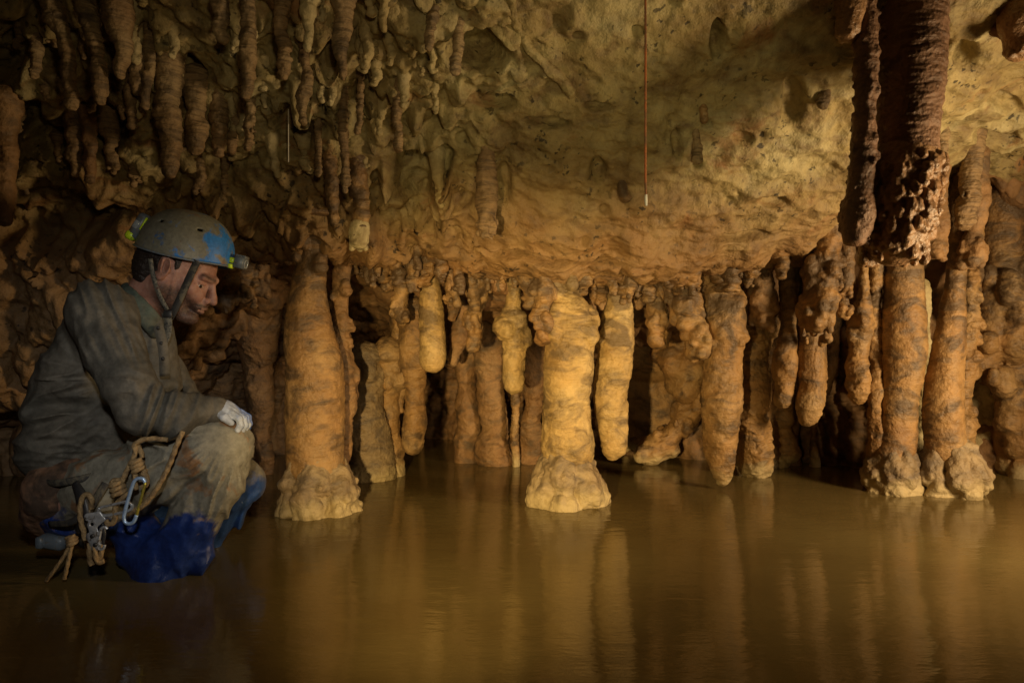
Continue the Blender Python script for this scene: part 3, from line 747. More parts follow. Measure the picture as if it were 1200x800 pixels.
formation(S, 'small ball-tipped stalactite low between the big ringed one and the slender column', S, GR, [(1098,215,24),(1096,265,24),(1094,302,17)], 2.8, 'wall', knobs=[(285,302,4,14,0)], up=.12)
formation(S, 'ball-tipped knobby stalactite just right of the slender column top', S, GR, [(1143,215,28),(1142,265,24),(1138,309,20)], 2.82, 'wall', knobs=[(282,308,4.5,18,0)], up=.12)
# big near ones
formation(S, 'huge near ringed stalactite, dark on its left, ending in a bunch of coral beads', S, GR, [(1068,-60,78),(1066,0,76),(1063,80,76),(1060,150,76),(1058,200,74),(1053,240,73),(1049,275,68),(1046,300,56)], 2.0, 'dark', ring=1.2, knobs=[(190,305,5.0,330,0.75)], knobmat='coral', up=.25, rough=.5, h=.0035)
formation(S, 'tall black-looking rough stalactite hanging close to the left of the huge ringed one', S, GR, [(1016,-60,26),(1016,0,25),(1015,80,26),(1013,150,28),(1010,210,34),(1006,250,42),(1002,288,30)], 1.95, 'dark', ring=.8, knobs=[(-50,285,3.2,150,-0.1)], up=.25, rough=.5)
formation(S, 'thin ringed stalactite fused along the upper right side of the huge ringed one', S, GR, [(1094,-60,22),(1092,0,21),(1091,60,18),(1088,140,14),(1084,210,10)], 2.08, 'brown', ring=1, up=.25)
formation(S, 'stubby red-brown coral-crusted stalactite at the top edge, left of the tall black one', S, GR, [(996,-50,28),(996,0,28),(994,44,20)], 1.95, 'dark', knobs=[(-40,44,3.5,70,0.1)], knobmat='coral', up=.2)
formation(S, 'brown ringed stalactite left of the pale one at the upper right', S, GR, [(970,-10,20),(967,50,17),(965,127,13)], 2.25, 'brown', ring=1, up=.2)
formation(S, 'pale beaded stalactite tucked between the brown ringed one and the tall black one', S, GR, [(990,20,20),(990,60,18),(990,112,12)], 2.35, 'pale', ring=.6, knobs=[(40,110,3.5,20,-.1)], up=.2)
formation(S, 'dark red coral-crusted stalactite hanging into the top right corner', S, GR, [(1196,-50,34),(1194,0,34),(1192,30,30),(1194,66,24)], 2.0, 'dark', knobs=[(-40,66,4,80,0.1)], knobmat='coral', up=.2)
formation(S, 'short coral stub beside the dark red one in the top right corner', S, GR, [(1174,-40,22),(1173,0,18),(1172,42,14)], 2.05, 'dark', knobs=[(-20,42,4,30,0.1)], up=.2)
# upper middle
formation(S, 'dusky red-brown stalactite with a frilled square end, hanging alone above the lip', S, GC, [(570,150,24),(571,190,24),(571,235,24),(571,278,20)], 2.36, 'brown', ring=.4, rough=.9, flare=.6, knobs=[(258,278,2.8,26,0.1)], up=.12)
formation(S, 'yellow stalactite ending in a bright frosted crystal tip near the middle left', S, GC, [(420,172,24),(421,210,21),(422,250,19),(421,288,16)], 2.35, 'tan', ring=1, knobs=[(262,290,3,40,0.15)], knobmat='pale', up=.12)
formation(S, 'golden stalactite just left of the frosted-tip one, slightly shorter', S, GC, [(386,155,16),(388,200,15),(391,264,13)], 2.30, 'tan', ring=.8, up=.12)
formation(S, 'dark ringed slim stalactite with an orange glowing tip between two yellow ones', S, GC, [(402,112,11),(403,165,10),(404,212,12),(404,226,9)], 2.20, 'brown', ring=1, up=.1)
formation(S, 'very thin stalactite ending in a pale drop left of the slim dark ringed one', S, GC, [(373,150,8),(373,180,7),(373,206,6)], 2.25, 'brown', up=.1)
formation(S, 'long thin finely ringed stalactite with a pinkish end, right of the middle-left group', S, GC, [(465,66,9),(466,100,10),(466,140,11),(467,178,11)], 2.17, 'brown', ring=1.2, up=.08)
formation(S, 'slim grey stalactite with a pale knob on top, left of the long thin ringed one', S, GC, [(422,86,9),(422,125,8),(420,158,9)], 2.17, 'brown', ring=.8, up=.08)
formation(S, 'ringed stalactite with a rounded pink tip beside the black hollow at the top', S, GC, [(540,12,15),(537,50,13),(533,86,12)], 2.02, 'brown', ring=1, up=.15)
formation(S, 'ringed stalactite at the top, just left of the pink-tipped one by the black hollow', S, GC, [(512,-10,16),(505,30,13),(502,60,11)], 1.97, 'brown', ring=1, up=.15)
formation(S, 'pale blunt stub between the two ringed stalactites by the black hollow', S, GC, [(519,15,14),(517,64,13)], 2.12, 'pale', up=.15)
formation(S, 'small pointed pale stalactite at the top, below a broken pale ledge', S, GC, [(452,-10,16),(450,10,12),(449,37,6)], 1.92, 'pale', up=.12)
formation(S, 'banded stalactite under a pale shoulder at the top, right of the natural arch', S, GC, [(403,-10,34),(402,25,20),(402,60,14),(402,97,10)], 1.92, 'brown', ring=1, up=.12)
formation(S, 'forked pale stalactite at the top, right leg of the small natural arch', S, GC, [(366,-10,30),(362,20,20),(359,60,13)], 1.90, 'pale', ring=.5, up=.12)
formation(S, 'brown stalactite whose left side forms the natural arch at the top', S, GC, [(332,-10,22),(329,30,14),(333,60,17),(333,95,12)], 1.92, 'brown', ring=1, up=.12)
formation(S, 'bent pale stalactite with a ringed narrow end hanging below the natural arch', S, GC, [(357,66,12),(360,95,13),(354,115,14),(355,145,9)], 2.07, 'brown', ring=.8, up=.08)
formation(S, 'long rust-stained ringed stalactite reaching down from the top edge, left of the natural arch', S, GC, [(292,-20,18),(292,40,17),(291,80,17),(289,116,13)], 1.87, 'brown', ring=1, up=.15)
formation(S, 'short ringed stalactite with orange tip at top edge, left of the rust-stained one', S, GC, [(258,-20,20),(259,20,18),(261,50,12)], 1.87, 'brown', ring=1, up=.15)
formation(S, 'thin pale sliver of a stalactite between the orange-tipped and the rust-stained ones', S, GC, [(278,-10,8),(276,30,9),(273,60,6)], 2.02, 'pale', up=.12)
formation(S, 'small knobby stalactite under the long rust-stained one', S, GC, [(292,118,14),(293,150,12),(291,176,9)], 2.20, 'brown', knobs=[(140,172,3,12,0)], up=.08)
# upper left
formation(S, 'massive tapered grey-brown stalactite with a narrow ringed end, largest of the upper left', S, GC, [(198,60,30),(199,90,32),(199,135,31),(200,170,22),(197,206,14)], 2.12, 'brown', ring=.8, up=.1, flare=.1)
formation(S, 'barrel-shaped stalactite right beside the massive tapered one', S, GC, [(230,120,24),(230,150,26),(228,178,20)], 2.20, 'brown', ring=.8, up=.08)
formation(S, 'barrel-shaped stalactite with an orange end, second right of the massive tapered one', S, GC, [(256,112,20),(257,150,21),(258,186,15)], 2.23, 'brown', ring=.8, up=.08)
formation(S, 'narrow stalactite at the right end of the row of barrel-shaped ones', S, GC, [(276,118,12),(275,150,11),(271,180,9)], 2.25, 'brown', ring=.8, up=.08)
formation(S, 'smooth pale twin stalactite leaning on the left of the massive tapered one', S, GC, [(175,45,12),(174,90,13),(169,128,10)], 2.07, 'brown', ring=.3, up=.1)
formation(S, 'short blunt stalactite left of the smooth pale twin', S, GC, [(160,50,18),(161,85,15),(160,111,11)], 2.07, 'brown', ring=.6, up=.1)
formation(S, 'thin stalactite with a round tip hanging lowest beside the short blunt one', S, GC, [(152,70,12),(152,115,12),(154,150,12)], 2.12, 'brown', ring=.8, up=.1)
formation(S, 'curved carrot-shaped stalactite with a ringed tip in the upper left', S, GC, [(130,-20,40),(138,20,30),(142,60,18),(141,94,13)], 1.87, 'brown', ring=.6, up=.1)
formation(S, 'long bent stalactite with a pale rounded tip, next left of the carrot-shaped one', S, GC, [(96,-10,24),(106,30,18),(114,75,16),(118,124,15)], 1.87, 'brown', ring=.9, up=.12)
formation(S, 'long stalactite with an orange rounded tip, third from the left edge at the top', S, GC, [(55,-10,30),(68,30,22),(78,70,17),(83,127,15)], 1.87, 'brown', ring=.7, up=.12)
formation(S, 'short ringed stalactite in the darkness at the upper left edge', S, GC, [(40,25,12),(42,60,15),(40,93,12)], 2.02, 'brown', ring=1, up=.12)
formation(S, 'thick dim stalactite cut by the left edge of the picture, above the dark hollow', S, GC, [(6,165,28),(8,200,24),(6,266,18)], 2.15, 'wall', ring=.5, up=.12)
formation(S, 'small rounded stub in the left part, lower of a pair above the dark hollow', S, GC, [(105,160,16),(106,190,14),(105,214,11)], 2.30, 'wall', ring=.5, up=.08)
formation(S, 'small rounded stub in the left part, higher of a pair above the dark hollow', S, GC, [(88,160,18),(88,185,15),(88,207,12)], 2.30, 'brown', up=.08)
# slab side
formation('calcite_root', 'curved root-like rib of calcite creeping down the smooth ceiling slab', 'rib', None, [(598,-10,12),(602,15,12),(610,40,12),(624,62,13),(642,80,13),(657,93,14),(669,108,15)], 1.95, 'ceiling', up=0.01, dY='surf')
formation(S, 'pair-like leaning brown stalactite on the slab, left of the hanging orange cord', S, GC, [(722,182,10),(726,205,12),(733,238,15)], 2.40, 'tan', up=.05)
formation(S, 'small dark-bodied stalactite with an orange drip end on the slab right of the cord', S, GC, [(815,150,6),(817,175,10),(817,194,13)], 2.30, 'brown', up=.03)
formation(S, 'tiny rusty stub on the slab above the dark-bodied small stalactite', S, GC, [(825,106,12),(825,144,9)], 2.25, 'tan', up=.05)
# recess behind the fringe
formation('stalagmite', 'squat grey-banded stalagmite behind the stout tan column', 'stalagmite', GB, [(428,425,34),(428,455,40),(430,490,50),(434,530,56),(436,580,60)], 3.22, 'foot', ring=.6, rough=1.3, up=0.02, knobs=[(425,445,8,8,-.2)])
formation('stalagmite', 'slimmer tan stalagmite joined to the right of the squat banded one', 'stalagmite', GB, [(456,425,34),(457,470,28),(456,510,30),(457,570,32)], 3.28, 'tan', rough=1.0, up=0.02, knobs=[(425,450,7,8,-.2)])
formation(S, 'knee-shaped stalactite with banded bulb end hanging over the black hole, behind the fringe', S, GB, [(487,425,30),(487,460,24),(485,500,26),(484,531,24)], 3.2, 'tan', ring=.8, up=.25)
formation(S, 'small smooth drop hanging between the slim stalagmite and the knee-shaped stalactite', S, GB, [(470,420,18),(470,484,10)], 3.3, 'tan', up=.25)
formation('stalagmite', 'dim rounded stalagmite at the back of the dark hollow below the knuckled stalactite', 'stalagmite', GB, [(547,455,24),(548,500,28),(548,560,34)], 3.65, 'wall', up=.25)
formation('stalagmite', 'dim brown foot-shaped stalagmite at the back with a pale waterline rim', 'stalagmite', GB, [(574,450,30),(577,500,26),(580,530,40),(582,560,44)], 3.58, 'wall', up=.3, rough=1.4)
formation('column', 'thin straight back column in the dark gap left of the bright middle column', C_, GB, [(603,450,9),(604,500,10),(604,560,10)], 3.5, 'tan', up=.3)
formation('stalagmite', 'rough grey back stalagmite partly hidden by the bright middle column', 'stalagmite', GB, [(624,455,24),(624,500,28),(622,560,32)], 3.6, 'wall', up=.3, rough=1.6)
formation('flowstone_bulge', 'smooth broad brown flowstone wall bulge behind the thick golden stalactite', 'flowstone', None, [(760,400,110),(765,440,112),(768,490,100),(768,560,90)], 3.95, 'tan', up=.3, rough=.5, ry=.6, h=.008)
formation('flowstone_ridge', 'knobbly flowstone ridge slanting down to the water behind the long pale-tipped stalactite', 'flowstone', None, [(850,445,26),(820,470,30),(795,495,30),(775,520,34),(760,540,30)], 3.55, 'tan', up=0, rough=1.4, knobs=[(455,530,8,20,-.1)])
formation(S, 'pale narrow drip hanging from the back into the black gap below the bullet-shaped stalactite', S, GB, [(962,430,34),(956,480,14),(955,550,8)], 3.5, 'tan', up=.25)
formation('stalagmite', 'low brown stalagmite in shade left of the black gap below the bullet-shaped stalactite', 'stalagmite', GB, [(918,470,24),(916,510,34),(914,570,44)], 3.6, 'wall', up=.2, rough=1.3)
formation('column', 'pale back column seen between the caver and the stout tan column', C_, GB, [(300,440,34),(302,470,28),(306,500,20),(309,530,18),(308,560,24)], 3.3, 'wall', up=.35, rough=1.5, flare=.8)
formation('flowstone_bulge', 'lumpy brown flowstone mass at the back, left of the black gap under the bullet-shaped stalactite', 'flowstone', None, [(900,400,60),(898,450,56),(896,500,44),(898,560,56)], 3.55, 'tan', up=.3, rough=1.2, knobs=[(400,550,13,26,.1)], h=.006)
formation('flowstone_bulge', 'lumpy flowstone at the back showing between thick golden and long pale-tipped stalactites', 'flowstone', None, [(800,380,50),(805,420,46),(812,470,30)], 3.6, 'tan', up=.3, rough=1.2, knobs=[(380,470,12,18,.1)], h=.006)
# right wall lobes
formation('flowstone_pillar', 'thick pale flowstone pillar at the right edge with bulging muddy toes', 'flowstone', None, [(1160,400,60),(1158,440,34),(1154,480,36),(1150,515,44),(1152,560,50)], 3.45, 'pale', up=.35, rough=1.0, knobs=[(400,550,13,26,.1)])
formation('flowstone_lobe', 'stack of hanging mud-capped flowstone lobes left of the right edge', 'flowstone', None, [(1176,300,44),(1168,350,50),(1160,400,44),(1152,440,34)], 3.25, 'tan', up=.3, knobs=[(300,450,14,30,.2)], rough=1)
formation('flowstone_lobe', 'rounded flowstone lobes bulging out at the right edge of the picture', 'flowstone', None, [(1200,280,60),(1206,340,64),(1200,390,50),(1192,450,40),(1190,560,44)], 3.3, 'tan', up=.3, knobs=[(285,450,16,30,.2),(450,550,12,18,.1)], rough=1)
formation('flowstone_rib', 'narrow knuckled flowstone rib next to the slender right-hand column', 'flowstone', None, [(1140,300,20),(1138,380,18),(1132,450,18),(1130,520,18),(1132,560,20)], 3.05, 'tan', up=.3, knobs=[(320,540,6,22,-.1)], rough=1.4)
# thin white soda straw and the orange cord
q = tube([P(338,128,2.2), P(338,160,2.2), P(338,190,2.2)], 0.0016, 8); tag(mesh_ob('soda_straw', *q, M['straw']), 'hair-thin white soda straw hanging in the dark upper left', 'soda straw')
Yc = 1.86
root = empty('hanging_cord', tuple(P(757, 240, Yc))); tag(root, 'thin orange cord hanging from the ceiling slab with a small white tape end', 'cord')
v = [P(755+2*math.sin(i/2.5)*0.3+ i*0.18, -120+i*30, Yc) for i in range(12)] + [P(757, 232, Yc)]
mesh_ob('cord', *tube(v, 0.0030, 10, lobes=2, twist=700, n=14), M['cord'], root)
mesh_ob('tape_end', *tube([P(757,228,Yc), P(757,235,Yc), P(757.3,241,Yc)], [0.0034,0.0042,0.003], 8), M['white'], root)

def crowd(name, label, group, spots, mat, Lr, Rr, nproto=4, clump=0.0):
    protos = []
    for i in range(nproto):
        rng = np.random.default_rng(500+i*7+len(label)); L = 0.10; r = 0.013
        b = Blob(0.006); n = 6
        xs_ = [np.array([0.004*math.sin(j*1.3+i), 0.004*math.cos(j*1.7+i), -L*j/n]) for j in range(n+1)]
        rs_ = [r*(1.5-0.75*(j/n)**0.6+0.18*rng.normal()) for j in range(n+1)]
        b.cone(xs_[0]+[0, 0, 0.05], xs_[0], r*2.2, rs_[0], 0.008)
        for j in range(n): b.cone(xs_[j], xs_[j+1], rs_[j], rs_[j+1], 0.0015)
        for j in range(7+i*3):
            th = rng.random()*6.28; z = -L*(0.25+0.75*rng.random()); b.ball([math.cos(th)*r*0.8, math.sin(th)*r*0.8, z], r*(0.35+0.3*rng.random()), 0.003)
        b.disp.append((lambda p: -0.003*fbm(p*40, 3, i)-0.0014*noise(p*np.array([40, 40, 200]), 3), 0.012))
        v, q = b.mesh(0.0026, 0.01); o = mesh_ob(name, v, q, M[mat], origin=np.zeros(3)); protos.append(o)
    used = [False]*nproto; rng = random.Random(len(label))
    for k, (px, py, dy) in enumerate(spots):
        i = k % nproto; o = protos[i]
        if used[i]: o = o.copy(); COL.objects.link(o)
        used[i] = True
        Y = hang_Y(px, py)+dy; c = P(px, py, Y); c[2] = ceil_z(c[0], Y)+0.0
        sc = rng.uniform(*Rr); o.location = c; o.scale = (sc, sc, sc*rng.uniform(*Lr)); o.rotation_euler = (rng.uniform(-.12, .12), rng.uniform(-.12, .12), rng.uniform(0, 6.28))
        tag(o, label, 'stalactite', group)
rg = random.Random(5)
sp = []
for k in range(50):
    px = 415+k*9.9+rg.uniform(-5, 5); Yl = float(np.interp((px-600)/FPX*2.8, STN[:, 0], STN[:, 1])); sp.append((px, rg.uniform(298, 306), 0))
_h0 = hang_Y
def hang_Y(px, py):      # along the lip and just inside it
    return float(np.interp((px-600)/FPX*2.75, STN[:, 0], STN[:, 1]))+rg.uniform(0.03, 0.22)
crowd('stalactite', 'one of the little muddy knobbed drips crowding the lip between the bigger stalactites', 'little drips crowding the ceiling lip', sp, 'tan', (0.6, 1.2), (0.8, 1.8))
hang_Y = _h0
rg.seed(9)
def hang_Y(px, py): return float(np.interp((px-600)/FPX*2.75, STN[:, 0], STN[:, 1]))+rg.uniform(0.06, 0.30)
crowd('stalactite', 'one of the fat knobbed muddy lobes fused side by side under the ceiling lip', 'fat muddy lobes fused under the ceiling lip', [(430+i*19.5+rg.uniform(-6, 6), 300, 0) for i in range(27)], 'tan', (0.35, 0.62), (1.7, 2.9))
hang_Y = _h0
sp = []
for k in range(64):
    px = 130+385*rg.random(); py = 5+205*rg.random()**1.1
    if px < 250 and py > 130: continue
    sp.append((px, py, -0.03-0.05*rg.random()))
crowd('stalactite', 'one of the little pale knobby drips crowding the rugged upper left ceiling', 'little pale drips crowding the upper left ceiling', sp, 'pale', (0.5, 1.2), (0.45, 1.15))
sp = [(x+rg.uniform(-8, 8), y+rg.uniform(-10, 10), -0.04) for x, y in ((20,40),(60,20),(95,60),(30,150),(70,175),(120,165),(150,185),(185,150),(20,210),(110,130),(140,120),(165,195),(215,165),(240,200),(262,205),(55,100))]
crowd('stalactite', 'one of the short brown drips in the shade of the far upper left ceiling', 'short brown drips of the far upper left ceiling', sp, 'brown', (0.6, 1.3), (0.7, 1.4))
# ------------------------------------------------------------------ the caver
def Q3(px, py, Y): return P(px, py, Y)
def pr(r, Y=2.0): return r/FPX*Y
HC = P(210, 318, 2.0)
tilt = math.radians(28); yaw = math.radians(4)
Rt = np.array(Matrix.Rotation(yaw, 3, 'Z') @ Matrix.Rotation(tilt, 3, 'Y'))
HS = 1.08
def H(x, y, z): return HC+Rt@(np.array([x, y, z], float)*HS)
HR = Rt
person = None
def head_blob():
    b = Blob(0.012)
    E = lambda c, r, k=0.015, sub=False, R=None: b.ell(H(*c), np.array(r)*HS, HR if R is None else HR@R, k, sub)
    E((-0.018, 0, 0.042), (0.098, 0.077, 0.088))
    E((0.030, 0, -0.015), (0.060, 0.060, 0.080), 0.03)
    for s in (-1, 1):
        b.cone(H(0.0, s*0.052, -0.055), H(0.066, s*0.016, -0.098), 0.020, 0.019, 0.03)
        b.cone(H(0.0, s*0.058, -0.01), H(0.0, s*0.052, -0.055), 0.018, 0.02, 0.03)
        b.cone(H(0.080, s*0.042, 0.020), H(0.093, s*0.010, 0.022), 0.0095, 0.0105, 0.012)
        E((0.064, s*0.047, -0.020), (0.020, 0.018, 0.018), 0.02)
        E((0.097, s*0.036, -0.003), (0.016, 0.020, 0.0120), 0.010, True)
        E((0.0725, s*0.0325, -0.003), (0.0145, 0.0150, 0.0150), 0.004)
        E((0.072, s*0.020, -0.034), (0.026, 0.024, 0.026), 0.015)
        E((0.104, s*0.0125, -0.036), (0.011, 0.007, 0.0085), 0.006)
    b.cone(H(0.090, 0, 0.016), H(0.112, 0, -0.020), 0.0085, 0.0095, 0.010)
    b.cone(H(0.112, 0, -0.020), H(0.118, 0, -0.031), 0.0095, 0.0115, 0.006)
    E((0.090, 0, -0.058), (0.022, 0.028, 0.018), 0.012)
    b.cone(H(0.098, -0.019, -0.061), H(0.106, 0, -0.0575), 0.0045, 0.0060, 0.005); b.cone(H(0.098, 0.019, -0.061), H(0.106, 0, -0.0575), 0.0045, 0.0060, 0.005)
    b.cone(H(0.096, -0.017, -0.0685), H(0.1035, 0, -0.0690), 0.0050, 0.0068, 0.004); b.cone(H(0.096, 0.017, -0.0685), H(0.1035, 0, -0.0690), 0.0050, 0.0068, 0.004)
    b.cone(H(0.101, -0.022, -0.0642), H(0.110, 0, -0.0632), 0.0022, 0.0024, 0.003, sub=True); b.cone(H(0.101, 0.022, -0.0642), H(0.110, 0, -0.0632), 0.0022, 0.0024, 0.003, sub=True)
    E((0.086, 0, -0.097), (0.020, 0.024, 0.018), 0.015)
    for s in (-1, 1): E((0.0865, s*0.0365, -0.0045), (0.0100, 0.0125, 0.0042), 0.002, True)
    for s in (-1, 1):      # eyelids over sunk eyes, ears with a bowl and a lobe
        b.cone(H(0.0865, s*0.022, 0.0035), H(0.0800, s*0.047, 0.0020), 0.0026, 0.0026, 0.003)
        ea = np.array(Matrix.Rotation(math.radians(-14), 3, 'Y') @ Matrix.Rotation(math.radians(s*22), 3, 'Z'))
        E((-0.006, s*0.083, 0.002), (0.0195, 0.0075, 0.0325), 0.006, False, ea)
        E((-0.001, s*0.0905, 0.005), (0.0115, 0.007, 0.0195), 0.004, True, ea)
        E((-0.004, s*0.082, -0.026), (0.010, 0.007, 0.010), 0.006)
        E((0.008, s*0.0825, -0.004), (0.006, 0.006, 0.007), 0.004)
        E((-0.0115, s*0.088, 0.004), (0.004, 0.003, 0.018), 0.003, False, ea)
    return b
hb = head_blob()
NB = P(158, 372, 2.0)
hb.cone(H(-0.035, 0, -0.035), NB, 0.060, 0.066, 0.03); hb.cone(H(-0.01, 0, -0.075), P(168, 374, 2.0), 0.045, 0.046, 0.03)
hb.cone(P(146,396,1.94), P(146,396,2.08), 0.055, 0.055, 0.03)
def skin_disp(p): return -0.0008*fbm(p*70, 3, 2)-0.0015*fbm(p*22, 2, 3)
# the body under the clothes, down the near arm to the wrist and the trunk and legs
CORE = 0.82
TORSO = [(84,560,2.0,36), (88,510,2.0,44), (104,450,2.0,54), (128,400,2.0,50)]
def add_core(b):
    pts = [P(a, c, Y) for a, c, Y, r in TORSO]; rs = [pr(r)*0.66 for *_, r in TORSO]
    b.path(pts, rs, 0.04, sy=1.2)
    b.path([P(126,380,1.85), P(165,480,1.77), P(250,481,1.85)], [0.050, 0.038, 0.026], 0.03)
    b.path([P(150,385,2.15), P(200,470,2.22), P(262,486,2.12)], [0.060, 0.045, 0.028], 0.03)
    b.path([P(88,580,1.90), P(258,522,1.88), P(196,650,1.90), P(185,690,1.9)], [0.062, 0.05, 0.04, 0.04], 0.03)
    b.path([P(100,585,2.12), P(278,565,2.15), P(232,640,2.15), P(215,670,2.15)], [0.085, 0.055, 0.045, 0.04], 0.03)
add_core(hb)
hb.disp.append((skin_disp, 0.012))
v, q = hb.mesh(0.0026, 0.012)
v0, q0 = v, q
person = mesh_ob('person', v, q, M['skin'], origin=P(120, 640, 2.0))
tag(person, 'crouching man in muddy overalls and dirty blue helmet looking down at the water', 'person')
# eyes
for s in (-1, 1):
    b = Blob(0.001); b.ball(H(0.0725, s*0.0325, -0.0035), 0.0128*HS); v, q = b.mesh(0.0013, 0.006)
    e = mesh_ob('eye', v, q, M['eye'], person)
    b = Blob(0.001); b.ell(H(0.0830, s*0.0375, -0.0050), np.array((0.0034, 0.0056, 0.0056))*HS, HR); v, q = b.mesh(0.0007, 0.004)
    mesh_ob('iris', v, q, M['iris'], person).parent = e
    bpy.data.objects[e.name].children[0].location = (0, 0, 0)
# hair
b = Blob(0.01)
E = lambda c, r, k=0.012, sub=False: b.ell(H(*c), np.array(r)*HS, HR, k, sub)
E((-0.030, 0, 0.030), (0.094, 0.082, 0.080)); E((-0.062, 0, -0.020), (0.052, 0.068, 0.055), 0.02); E((-0.052, 0, -0.055), (0.038, 0.056, 0.030), 0.02)
for s in (-1, 1):
    E((0.010, s*0.068, 0.026), (0.014, 0.008, 0.030), 0.006)
    E((-0.004, s*0.092, 0.0), (0.026, 0.028, 0.036), 0.004, True)
b.disp.append((lambda p: -0.004*fbm(p*np.array([60, 60, 110]), 3, 4)-0.002*fbm(p*260, 2, 5), 0.012))
v, q = b.mesh(0.0024, 0.012); mesh_ob('hair', v, q, M['hair'], person)
# beard and moustache: short, so it is a dark growth on the skin with a little relief
pv, pq_ = v0, q0
L_ = ((pv-HC)@HR)/HS
bx, by, bz = L_[:, 0], L_[:, 1], L_[:, 2]
nz = 0.35*noise(pv*60, 71)
lo_ = sstep(-0.034, -0.060, bz-0.20*(0.06-np.abs(bx-0.03))+0.01*nz)*sstep(-0.02, 0.02, bx+0.25*(bz+0.1))*sstep(-0.16, -0.125, bz)
mou = np.exp(-((bz+0.0505+0.12*np.abs(by))/0.0065)**2)*sstep(0.078, 0.088, bx)*(np.abs(by) < 0.034)
lip = np.exp(-((bz+0.0640)/0.0075)**2)*(np.abs(by) < 0.020)*sstep(0.094, 0.098, bx)
brow = np.exp(-((bz-0.0235-0.05*(np.abs(by)-0.012))/0.0048)**2)*sstep(0.008, 0.014, np.abs(by))*sstep(0.056, 0.046, np.abs(by))*sstep(0.070, 0.078, bx)
mou = np.maximum(mou, brow*0.95)
bd = np.clip(np.maximum(lo_*0.86, mou)*(1-lip*0.9)+0.10*lo_*nz, 0, 1)
at = person.data.attributes.new('beard', 'FLOAT', 'POINT'); at.data.foreach_set('value', bd.astype(F32))
# helmet: open shell with a rim, oval vents
ht = math.radians(13); HRt = np.array(Matrix.Rotation(yaw, 3, 'Z') @ Matrix.Rotation(ht, 3, 'Y'))
HP = P(216.5, 302.0, 2.0)
hx, hy, hz = 0.1330, 0.113, 0.141
nu, nv = 96, 40; V = []
def hel(u, t, off):
    # t 0 at rim .. 1 at crown
    a = t*math.pi/2; ca = math.cos(a)**0.80; sa = math.sin(a)**0.93
    x = math.cos(u)*ca*(hx+off); y = math.sin(u)*ca*(hy+off); z = sa*(hz+off)-0.002
    if t < 0.12: e = (0.12-t)/0.12; x *= 1+0.012*e; y *= 1+0.012*e
    z += -0.010*math.cos(u)*(1-t)*0+0.006*math.cos(2*u)*(1-t)**2
    x += 0.003*math.cos(u)
    return HP+HRt@np.array([x, y, z])
for off in (0.0, -0.006):
    for i in range(nu):
        for j in range(nv): V.append(hel(2*math.pi*i/nu, j/(nv-1)*0.995, off))
q = []
vents = [(i, j) for (uc, jc) in ((-0.36*math.pi, 15), (-0.66*math.pi, 15), (0.36*math.pi, 15), (0.66*math.pi, 15)) for i in [int(round((uc % (2*math.pi))/(2*math.pi)*nu))+d for d in (0, 1)] for j in (jc, jc+1)]
vs_ = {(i % nu, j) for i, j in vents}
for i in range(nu):
    for j in range(nv-1):
        a, b2, c, d = i*nv+j, ((i+1) % nu)*nv+j, ((i+1) % nu)*nv+j+1, i*nv+j+1; o2 = nu*nv
        if (i, j) in vs_:
            for (e, f, m) in ((a, b2, (i, j-1)), (b2, c, ((i+1) % nu, j)), (c, d, (i, j+1)), (d, a, ((i-1) % nu, j))):
                if m not in vs_: q.append((e, f, f+o2, e+o2))
            continue
        q.append((a, b2, c, d)); q.append((a+o2, d+o2, c+o2, b2+o2))
    a, b2 = i*nv, ((i+1) % nu)*nv; q.append((a, a+nu*nv, b2+nu*nv, b2))
helmet = mesh_ob('helmet', np.array(V), np.array(q), M['helmet'], person)
rimp = [hel(2*math.pi*i/40, 0.0, 0.0015) for i in range(40)]
sub_of(mesh_ob('helmet_rim', *tube(rimp, 0.0026, 8, closed=True, n=3), M['grey'], person), helmet)
def hvec(x, y, z): return HP+HRt@np.array([x, y, z])
# front lamp
lp = empty('front_lamp', (0,0,0)); 
def child(name, parts, mat, par):
    v, q = join(parts) if isinstance(parts, list) else parts
    o = mesh_ob(name, v, q, mat, person); o.parent = par; return o
fl = mesh_ob('front_lamp', *join([rbox(hvec(0.160, 0, 0.022), HRt.T, (0.014, 0.026, 0.017)), rbox(hvec(0.146, 0, 0.018), HRt.T, (0.006, 0.020, 0.013))]), M['grey'], person); fl.parent = helmet
bpy.data.objects.remove(lp)
child('lamp_bracket', [rbox(hvec(0.1385, -0.012, 0.024), HRt.T, (0.007, 0.010, 0.008)), rbox(hvec(0.1395, -0.018, 0.006), HRt.T, (0.006, 0.010, 0.0065))], M['neon'], fl)
vv = [hvec(0.1745, 0.014*math.sin(a), 0.022+0.012*math.cos(a)) for a in np.linspace(0, 2*math.pi, 12, endpoint=False)]
child('lamp_lens', tube(vv, 0.0018, 6, closed=True, n=3), M['lens'], fl)
for k_ in range(6):      # cooling fins
    pass
child('cooling_fins', [rbox(hvec(0.150+0.0045*k, 0, 0.0405), HRt.T, (0.0012, 0.022, 0.004)) for k in range(6)], M['grey'], fl)
